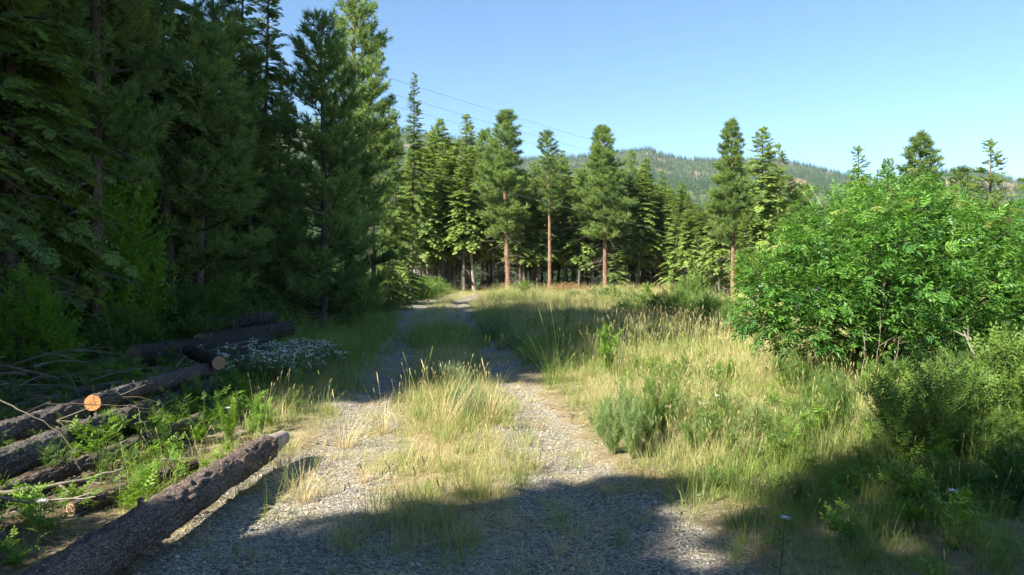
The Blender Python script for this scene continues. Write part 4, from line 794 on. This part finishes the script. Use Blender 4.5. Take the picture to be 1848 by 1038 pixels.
# big green bush at the right
def elder():
    r = R(500); root = empty('elderberry_bush', (5.75, 11.6, float(tz(5.75, 11.6))), label='large bright green bush with pale yellow flower heads, at the right', cat='bush'); o0 = np.array(root.location)
    sph = [(1600, 392, 84, 11.8), (1520, 440, 95, 11.2), (1440, 500, 72, 10.9), (1400, 560, 62, 10.8), (1480, 560, 85, 10.7), (1580, 540, 110, 11.2), (1690, 435, 80, 11.9), (1785, 458, 82, 12.1), (1700, 540, 110, 11.6), (1800, 540, 110, 11.9), (1890, 485, 98, 12.2), (1900, 570, 100, 11.8), (1635, 372, 50, 11.8), (1740, 408, 48, 12.1), (1455, 440, 50, 11.1), (1370, 500, 36, 10.8), (1620, 480, 110, 10.6), (1740, 620, 70, 11.6), (1830, 640, 60, 12), (1650, 600, 80, 12.2), (1600, 450, 120, 12.6), (1760, 505, 108, 12.9), (1372, 560, 34, 10.6), (1440, 600, 46, 10.8), (1530, 600, 60, 11.2)]
    P, D, T, S, I = [], [], [], [], []; cen = []; U = Acc(); up = []
    for (px, py, rp, d) in sph:
        c = np.array([(px-924)/FPX*d, d, 1.6+(HOR-py)/FPX*d])-o0; rr = rp/FPX*d; cen.append((c, rr)); n = int(530*rr*rr)+60; w_ = nrm(r.normal(size=(n, 3))); lump = .78+.42*fbm(w_[:, 0]*2.5+px, w_[:, 1]*2.5+w_[:, 2]*2, 3, 3)
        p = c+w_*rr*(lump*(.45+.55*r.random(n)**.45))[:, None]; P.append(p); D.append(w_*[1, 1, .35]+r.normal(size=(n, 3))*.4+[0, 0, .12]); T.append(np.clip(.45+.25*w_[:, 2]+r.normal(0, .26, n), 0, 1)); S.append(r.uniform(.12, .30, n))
    P, D, T, S = map(np.concatenate, (P, D, T, S)); k = P[:, 2] > .25; P, D, T, S = P[k], D[k], T[k], S[k]; K = Acc(); h = r.random(len(P)) < .5
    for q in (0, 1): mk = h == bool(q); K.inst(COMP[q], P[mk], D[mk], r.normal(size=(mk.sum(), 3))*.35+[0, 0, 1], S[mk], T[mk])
    # long leading shoots that break the outline
    for i in range(26):
        c, rr = cen[r.integers(0, len(cen))]; w_ = nrm(r.normal(size=3)*[1, 1, .7]+[-.2, -.2, .7]); b = c+w_*rr*.8; L = r.uniform(.25, .5); t = np.linspace(.2, 1, 6); pp = b+w_*L*t[:, None]; U.tube([b, b+w_*L], [.006, .003], 3, .8)
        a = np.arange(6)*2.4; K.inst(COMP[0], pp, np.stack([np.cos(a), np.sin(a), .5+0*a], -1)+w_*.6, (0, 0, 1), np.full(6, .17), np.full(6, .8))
    Stm = Acc()
    for i, (c, rr) in enumerate(cen*2):
        b = np.array([r.uniform(-.25, .25), r.uniform(-.25, .25), -.1]); tip = c+r.normal(size=3)*rr*.35; m1 = b*.7+tip*np.array([.15, .15, .4]); m2 = b*.3+tip*np.array([.55, .55, .75]); Stm.tube([b, m1, m2, tip], [.035, .026, .017, .006], 6, .5)
    Stm.build('stems', M['limb'], root, True); K.build('foliage', M['elder'], root); U.build('young_shoots', M['stem'], root)
    B = Acc()
    for j in range(90): a = r.random()*6.283; q = r.random()**.5; B.inst((np.array([[-1, -1, 0], [1, -1, 0.2], [1, 1, 0], [-1, 1, .2]]), np.array([[0, 1, 2, 3]])), np.array([[q*math.cos(a), q*math.sin(a), .32*(1-q*q)+r.uniform(-.04, .04)]]), np.array([[math.cos(j), math.sin(j), r.uniform(-.3, .3)]]), (0, 0, 1), np.array([.085]), np.array([r.random()]))
    for j in range(9): a = j*.7; B.tube([[0, 0, -.6], [.7*math.cos(a), .7*math.sin(a), .1]], [.03, .02], 3, .3)
    me = B.mesh('flower_head', M['umbel']);
    k = 0; cc = np.array([c for c, _ in cen]); rr2 = np.array([q for _, q in cen])
    while k < 24:
        i = r.integers(0, len(cen)); w_ = nrm(r.normal(size=3)*[1, .8, .35]+[-.15, -.55, .75]); p = cc[i]+w_*rr2[i]*1.08
        if np.any(np.linalg.norm(cc-p, axis=1) < rr2*.99): continue
        o = bpy.data.objects.new('flower_head', me); C.collection.objects.link(o); o.parent = root; o.location = p; o.scale = [r.uniform(.06, .12)]*3; o.rotation_euler = (r.uniform(.1, .6), r.uniform(-.3, .3), r.random()*6); k += 1
elder()

# ------------------------------------------------------------------ logs, sticks, brush
def log(P0, P1, r0, r1, m, label, seed=0, cut0=None, cut1=None, knots=4, pale=None, bend=.03, group='felled logs beside the track', na=56, rough=1., wob=.05):
    P0 = np.array(P0, float); P1 = np.array(P1, float); L = np.linalg.norm(P1-P0); k = int(L/.022); t = np.linspace(0, 1, k); r = R(seed)
    ez = nrm(P1-P0); ex = nrm(np.cross(ez, [0, 0, 1])); ey = np.cross(ez, ex); a = np.linspace(0, 2*math.pi, na, endpoint=False); Tt, Aa = np.meshgrid(t, a, indexing='ij')
    rad_ = r0+(r1-r0)*Tt; u = Tt*L; cx, sx_ = np.cos(Aa), np.sin(Aa)
    n = fbm((cx+8)*rad_*55+seed, (sx_+8)*rad_*55+u*17, 4, seed % 5)-.5; n2 = fbm(cx*1.2+4+seed, u*2.2+sx_*1.2, 3, 1)-.5
    br = np.abs(fbm((cx+2)*6+seed, (sx_+2)*6+u*14, 3, 2)-.5)
    pm = 0
    if pale is not None: pm = sm(pale-.012, pale+.004, Tt+(fbm(cx*2+3, sx_*2+3, 2, 3)-.5)*.04)
    Rr = rad_*(1+wob*2*n2)+(1-pm)*rough*(.034*n-.022*sm(.06, 0, br))*np.maximum(sm(0, .05, u)*sm(0, .05, L-u), .12)-pm*.018
    for j in range(knots):
        tk = r.uniform(.08, .92); ak = r.uniform(0, 6.283); da = (Aa-ak+math.pi) % (2*math.pi)-math.pi; Rr = Rr+.030*np.exp(-((u-tk*L)/.035)**2-(da*rad_/.035)**2)
    if pale is not None: Rr = Rr*(1-.25*sm(.93, 1, Tt))
    Rr = Rr-.011*sm(.58, .68, fbm(cx*1.5+seed, u*2.6+sx_*1.5, 3, 4))*(1-pm)*rough*sm(.02, .12, u)*sm(.02, .12, L-u)
    bx = bend*np.sin(t*5+seed)*.5
    V = (P0+(P1-P0)*t[:, None]+ex*bx[:, None])[:, None]+Rr[..., None]*(ex*cx[..., None]+ey*sx_[..., None])
    loc = np.stack([Rr*cx, Rr*sx_, u+0*Rr], -1); o_ = Acc(); i = np.arange(k-1)[:, None]*na; j = np.arange(na)[None]; j2 = (j+1) % na; F = np.stack([i+j, i+j2, i+na+j2, i+na+j], -1)
    mi = None
    Vl = (np.stack([(bx[:, None]+Rr*cx), Rr*sx_, u+0*Rr], -1)); Fq = F.reshape(-1, 4)
    if pale is not None:
        pf = (pm[:-1] > .5).ravel(); o_.add(Vl, Fq[~pf], .5, 0); o_.F.append((Fq[pf], 1))
    else: o_.add(Vl, Fq)
    for jj in range(int(3+L) if rough and L > 1 else 0):
        tk = r.uniform(.08, .9); ak = r.uniform(0, 6.283); q0 = r0+(r1-r0)*tk; dv = np.array([math.cos(ak), math.sin(ak), r.uniform(.1, .6)]); b0 = np.array([q0*.8*math.cos(ak), q0*.8*math.sin(ak), tk*L]); b0[0] += np.interp(tk, t, bx); ln = q0*.2+r.uniform(.02, .07)
        o_.tube([b0, b0+dv*ln, b0+dv*ln*1.02], [q0*.16, q0*.12, .001], 7, .5, 0)
    o = o_.build('log', [M[m], M['barewood']], smooth=True); Mx = np.eye(4); Mx[:3, 0] = ex; Mx[:3, 1] = ey; Mx[:3, 2] = ez; Mx[:3, 3] = P0
    from mathutils import Matrix
    o.matrix_world = Matrix(Mx.tolist()); tag(o, label, 'log', group)
    for e, ct in ((0, cut0), (-1, cut1)):
        A = Acc(); ring = Vl[e]; c = ring.mean(0); rr_ = R(seed+9); rings = []
        for s_ in (1.0, .75, .5, .25): rings.append(c+(ring-c)*s_+np.array([0, 0, 1])*rr_.normal(0, .002, na)[:, None])
        Vc = np.concatenate(rings+[c[None]]); 
        for q in range(3): b = q*na; A.add(Vc, np.stack([b+j[0], b+j2[0], b+na+j2[0], b+na+j[0]], -1) if e == -1 else np.stack([b+j2[0], b+j[0], b+na+j[0], b+na+j2[0]], -1))
        b = 3*na; A.add(Vc, np.stack([b+j[0], b+j2[0], 0*j[0]+4*na], -1) if e == -1 else np.stack([b+j2[0], b+j[0], 0*j[0]+4*na], -1))
        ch = A.build('cut_end', M[ct or 'cut_old'], o, True)
    return o
log((-2.16, 1.7, .17), (-2.08, 6.7, .14), .142, .105, 'log', 'thick near log of red-brown bark with a peeled pale tip, running along the gravel', 1, None, 'cut_old', 9, .93)
log((-3.68, 6.45, .50), (-4.10, 10.0, .36), .070, .092, 'log_grey', 'grey log on top of the others with a bright orange sawn end towards the viewer', 2, 'cut')
log((-4.55, 4.6, .20), (-4.22, 9.2, .30), .105, .11, 'log_grey', 'grey log passing under and behind the one with the orange sawn end', 3)
log((-3.90, 4.4, .15), (-4.02, 10.0, .16), .135, .10, 'log_grey', 'stout grey log lying lowest along the front of the log pile', 4)
log((-3.75, 4.6, .04), (-3.28, 7.75, .10), .05, .075, 'log', 'thin brown log half sunk in weeds between the pile and the near log', 5)
log((-3.0, 5.0, .02), (-2.62, 6.1, .045), .05, .055, 'log', 'short sunken log piece just behind the near log', 6, knots=1)
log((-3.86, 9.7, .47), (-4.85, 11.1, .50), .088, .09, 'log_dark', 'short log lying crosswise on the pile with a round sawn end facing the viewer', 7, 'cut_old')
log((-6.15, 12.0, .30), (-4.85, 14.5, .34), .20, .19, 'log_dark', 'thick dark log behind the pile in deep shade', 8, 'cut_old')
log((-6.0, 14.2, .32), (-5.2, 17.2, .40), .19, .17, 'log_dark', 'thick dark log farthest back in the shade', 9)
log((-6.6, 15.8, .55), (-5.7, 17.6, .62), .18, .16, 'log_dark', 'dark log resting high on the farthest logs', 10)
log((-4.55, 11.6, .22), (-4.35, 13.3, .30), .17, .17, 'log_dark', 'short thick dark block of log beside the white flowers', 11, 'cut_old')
log((-5.6, 9.4, .1), (-4.7, 10.2, .16), .08, .08, 'pale_log' if 'pale_log' in M else 'log_grey', 'small pale log scrap behind the grey logs', 12)
# stump, leaning pole
log((-5.95, 83, 0), (-5.95, 83, .9), .28, .24, 'log_grey', 'sawn stump at the far end of the track', 13, group='stump', na=24)
o = log((-7.9, 24.0, .8), (-6.6, 24.6, 3.1), .05, .035, 'log_grey', 'grey dead pole leaning in the dark forest edge', 14, group='dead pole', na=16); o.name = 'leaning_pole'; o['category'] = 'dead pole'
def stick(pts, r0, label, seed=0, m='pale_limb', group='dead branches on the ground'):
    r = R(seed); A = Acc(); P = np.array(pts, float); t = np.linspace(0, 1, len(P)); tt = np.linspace(0, 1, 14); Q = np.stack([np.interp(tt, t, P[:, c]) for c in range(3)], -1)+r.normal(0, .006, (14, 3)); A.tube(Q, np.linspace(r0*.75, r0*.25, 14), 6, .6)
    for k in range(4): i = r.integers(3, 13); A.tube([Q[i], Q[i]+nrm(r.normal(size=3)*[1, 1, .4]+1.2*nrm(Q[i]-Q[i-3]))*r.uniform(.1, .3)], [r0*.4, r0*.15], 4, .6)
    o = A.build('dead_branch', M[m], smooth=True); tag(o, label, 'branch', group)
stick([(-4.4, 6.3, .56), (-4.0, 6.0, .52), (-3.5, 5.7, .42), (-3.1, 5.3, .22)], .009, 'long thin curved stick lying across the grey logs', 1, 'limb')
stick([(-3.75, 6.1, .55), (-3.2, 6.3, .50), (-2.95, 6.0, .28)], .007, 'thin hooked twig over the lowest grey log', 2, 'limb')
stick([(-3.65, 4.6, .36), (-3.0, 4.5, .22), (-2.45, 4.35, .30)], .014, 'straight dead stick leaning against the near log', 3)
stick([(-3.9, 4.9, .1), (-3.3, 5.3, .1), (-2.95, 5.6, .14)], .03, 'pale peeled branch on the ground behind the near log', 4)
stick([(-3.2, 4.2, .05), (-2.9, 4.0, .12), (-2.75, 3.8, .10)], .01, 'short reddish twig in the lower left shade', 5)
stick([(2.55, 4.9, .03), (2.9, 4.85, .05), (3.15, 4.8, .03)], .014, 'grey stick on the dark ground at the lower right', 6)
stick([(5.95, 8.8, .0), (5.65, 8.9, .5), (5.5, 9.0, .95)], .03, 'leaning pale dead stalk at the right under the bush', 7)
stick([(1.15, 8.4, 0), (1.22, 8.4, .55), (1.32, 8.4, 1.15)], .008, 'upright bare stalk in the tall grass beside the leafy seedling', 8)
for i, (px, d, h, lab) in enumerate([(1555, 9.8, .9, 'left'), (1580, 9.7, 1.0, 'middle'), (1612, 9.6, .8, 'right')]):
    x = (px-924)/FPX*d; stick([(x, d, -.1), (x+.02, d, h*.5), (x+.06, d-.03, h)], .009, 'thin dry stalk before the bush stems, %s of three' % lab, 20+i, group='dry stalks before the bush')
def brush(cx, cy, n, Rr, H, label, seed, th=.009):
    r = R(seed); A = Acc()
    for i in range(n):
        a = r.random()*6.283; q = Rr*r.random()**.6; b = np.array([cx+q*math.cos(a), cy+q*math.sin(a)*.8, 0]); b[2] = float(tz(b[0], b[1]))+H*(1-(q/Rr)**2)*r.random(); az = r.normal(.6, .9)+(math.pi if r.random() < .4 else 0); L = r.uniform(.4, 1.5)
        Q = branch_pts(b, az, L, r.uniform(-.15, .35), r.uniform(-.05, .35)); A.tube(Q, np.linspace(th*r.uniform(.5, 1.5), .002, 6), 4, r.random())
        for k in range(3): A.tube(branch_pts(Q[r.integers(2, 5)], az+r.uniform(-1, 1), L*.3, .15, .3, 3), [.004, .003, .001], 3, r.random())
    tag(A.build('brush_pile', M['dead']), label, 'brush pile', 'brush piles of dead branches')
brush(-6.6, 10.2, 110, 1.7, .8, 'tangled brush pile of dead twigs behind the logs at the left edge', 41)
brush(-4.9, 11.8, 50, 1.0, .5, 'small tangle of dead branches around the crosswise log', 42)
brush(-5.2, 7.4, 45, 1.0, .35, 'scattered dead twigs between brush pile and grey logs', 43)

# ------------------------------------------------------------------ power line, shed, parked car down the slope
def wire(P0, P1, sag, label, rr=.012):
    A = Acc(); t = np.linspace(0, 1, 60)[:, None]; P = np.array(P0)*(1-t)+np.array(P1)*t; P[:, 2] -= (4*sag*t*(1-t))[:, 0]; A.tube(P, rr*.7, 5); tag(A.build('power_line', M['wire']), label, 'power line', 'overhead power lines')
def wp(px, py, d): return ((px-924)/FPX*d, d, 1.6+(HOR-py)/FPX*d)
def thru(a, b, d0, d1, e0, e1):
    A_ = np.array(wp(*a, d0)); B_ = np.array(wp(*b, d1)); D = (B_-A_)/(d1-d0); return A_+D*(e0-d0), A_+D*(e1-d0)
for a, b, lab, rr in [((500, 70), (1065, 250), 'topmost of the overhead wires crossing the sky behind the pine tops', .014), ((480, 95), (1045, 265), 'middle one of the three wires crossing the sky', .014), ((430, 105), (980, 262), 'lowest of the three wires crossing the sky', .014), ((740, 296), (1250, 428), 'slack cable crossing in front of the far tree row', .02)]:
    p0, p1 = thru(a, b, 34, 79, 8, 95) if rr < .02 else thru(a, b, 48, 76, 30, 90); wire(p0, p1, .25, lab, min(rr, .015))
def pole(x, y, H, label):
    A = Acc(); A.tube([[0, 0, -.3], [0, 0, H*.5], [0, 0, H]], [.16, .14, .11], 12, cap=True); root = A.build('utility_pole', M['limb'], smooth=True); root.location = (x, y, float(tz(x, y))); B = Acc(); B.tube([[-1.2, 0, H-.5], [1.2, 0, H-.5]], .06, 4, cap=True); B.build('crossarm', M['limb'], root); tag(root, label, 'utility pole')
pole(4.6+8.5, 97, 15.5, 'wooden utility pole hidden in the far trees where the wires end')
def box(A, c, s, tone=.5, mat=0):
    c = np.array(c); s = np.array(s)/2; V = np.array([[i, j, k] for k in (-1, 1) for j in (-1, 1) for i in (-1, 1)])*s+c; A.add(V, [[0, 2, 3, 1], [4, 5, 7, 6], [0, 1, 5, 4], [2, 6, 7, 3], [0, 4, 6, 2], [1, 3, 7, 5]], tone, mat)
def shed():
    x, y = 21.3, 58.0; z = float(tz(x, y)); root = empty('shed', (x, y, z), .35, label='grey shed glimpsed down the slope behind the left side of the bush', cat='shed'); A = Acc(); box(A, (0, 0, 1.5), (4, 3, 3)); A.add([[-2, -1.5, 3], [-2, 1.5, 3], [-2, 0, 3.8]], [[0, 1, 2]]); A.add([[2, -1.5, 3], [2, 1.5, 3], [2, 0, 3.8]], [[0, 2, 1]]); A.build('wall', plain('grey_shed_siding', (.22, .23, .24)), root)
    B = Acc()
    for s_ in (-1, 1): V = np.array([[-2.3, s_*1.85, 2.86], [2.3, s_*1.85, 2.86], [2.3, 0, 3.88], [-2.3, 0, 3.88]]); B.add(np.concatenate([V, V+[0, 0, .07]]), [[0, 1, 2, 3], [7, 6, 5, 4], [0, 4, 5, 1], [1, 5, 6, 2], [2, 6, 7, 3], [3, 7, 4, 0]])
    B.build('roof', plain('shed_roof', (.12, .12, .13)), root); D = Acc(); box(D, (-.6, -1.52, 1.05), (.95, .06, 2.1)); d = D.build('door', plain('shed_door', (.5, .5, .48)), root); E = Acc(); box(E, (-.25, -1.57, 1.0), (.05, .05, .12)); E.build('handle', M['wire'], d)
shed()
def car():
    x, y = 19.0, 51.0; z = float(tz(x, y)); root = empty('parked_car', (x, y, z), .2, label='white car half hidden below the field edge behind the bush', cat='car'); white = plain('white_car_paint', (.50, .52, .54), (.56, .58, .6), rough=.3, spec=.5)
    prof = [(-2.15, .42), (-2.2, .75), (-2.05, .95), (-1.3, 1.02), (-.75, 1.42), (.75, 1.46), (1.45, 1.08), (2.1, .98), (2.2, .7), (2.15, .42)]
    A = Acc(); n = len(prof)
    for k, (yy, ins) in enumerate([(-.78, .97), (-.86, 1), (.86, 1), (.78, .97)]): pass
    rows = []
    for yy, sc in [(-.80, .0), (-.88, .02), (-.80, .06), (.80, .06), (.88, .02), (.80, 0)]: rows.append([(px*(1-sc*.4), yy*(1 if pz < 1.0 else .86), pz) for px, pz in prof])
    rows = [rows[1], rows[4]]; V = np.array(rows).reshape(-1, 3); j = np.arange(n); F = np.stack([j, (j+1) % n, n+(j+1) % n, n+j], -1); A.add(V, F[:, ::-1]); A.add(V, [list(range(n))]); A.add(V, [list(range(2*n-1, n-1, -1))]); body = A.build('body', white, root)
    bv = body.modifiers.new('bevel', 'BEVEL'); bv.width = .05; bv.segments = 2
    gl = plain('car_glass', (.03, .04, .05), rough=.08, spec=.8)
    for s_ in (-1, 1):
        W = Acc(); W.add([[-1.15, s_*.835, 1.03], [-.70, s_*.785, 1.36], [.70, s_*.785, 1.39], [1.25, s_*.835, 1.06]], [[0, 1, 2, 3]]); wn = W.build('side_window', gl, root)
        for wx in (-1.35, 1.4):
            T = Acc(); a = np.linspace(0, 6.283, 19)
            T.tube([[wx, s_*.70, .32], [wx, s_*.72, .32], [wx, s_*.88, .32], [wx, s_*.90, .32]], [.26, .32, .32, .27], 20, cap=True); wh = T.build('wheel', plain('tyre', (.02, .02, .02)), root); H = Acc(); H.tube([[wx, s_*.895, .32], [wx, s_*.915, .32]], [.20, .17], 16, cap=True); H.build('rim', plain('rim', (.5, .5, .5), rough=.3, metal=.8), wh)
    for s_ in (-1, 1): h = Acc(); box(h, (-2.17, s_*.62, .74), (.08, .32, .14)); h.build('headlight', plain('lamp_glass', (.6, .6, .6), rough=.1), root)
car()
# ------------------------------------------------------------------ haze
def make_haze():
    A = Acc(); x0, x1, y0, y1, z0, z1 = -3600, 3600, -300, 5000, -45, 470
    V = [[x, y, z] for z in (z0, z1) for y in (y0, y1) for x in (x0, x1)]; A.add(V, [[0, 2, 3, 1], [4, 5, 7, 6], [0, 1, 5, 4], [2, 6, 7, 3], [0, 4, 6, 2], [1, 3, 7, 5]])
    m = bpy.data.materials.new('haze_air'); m.use_nodes = True; t = m.node_tree; t.nodes.clear(); p = t.nodes.new('ShaderNodeVolumePrincipled'); o = t.nodes.new('ShaderNodeOutputMaterial')
    p.inputs['Color'].default_value = (.66, .82, 1, 1); p.inputs['Density'].default_value = HAZE; t.links.new(p.outputs[0], o.inputs['Volume'])
    tag(A.build('haze', m), kind='stuff')
HAZE = .000065
make_haze()
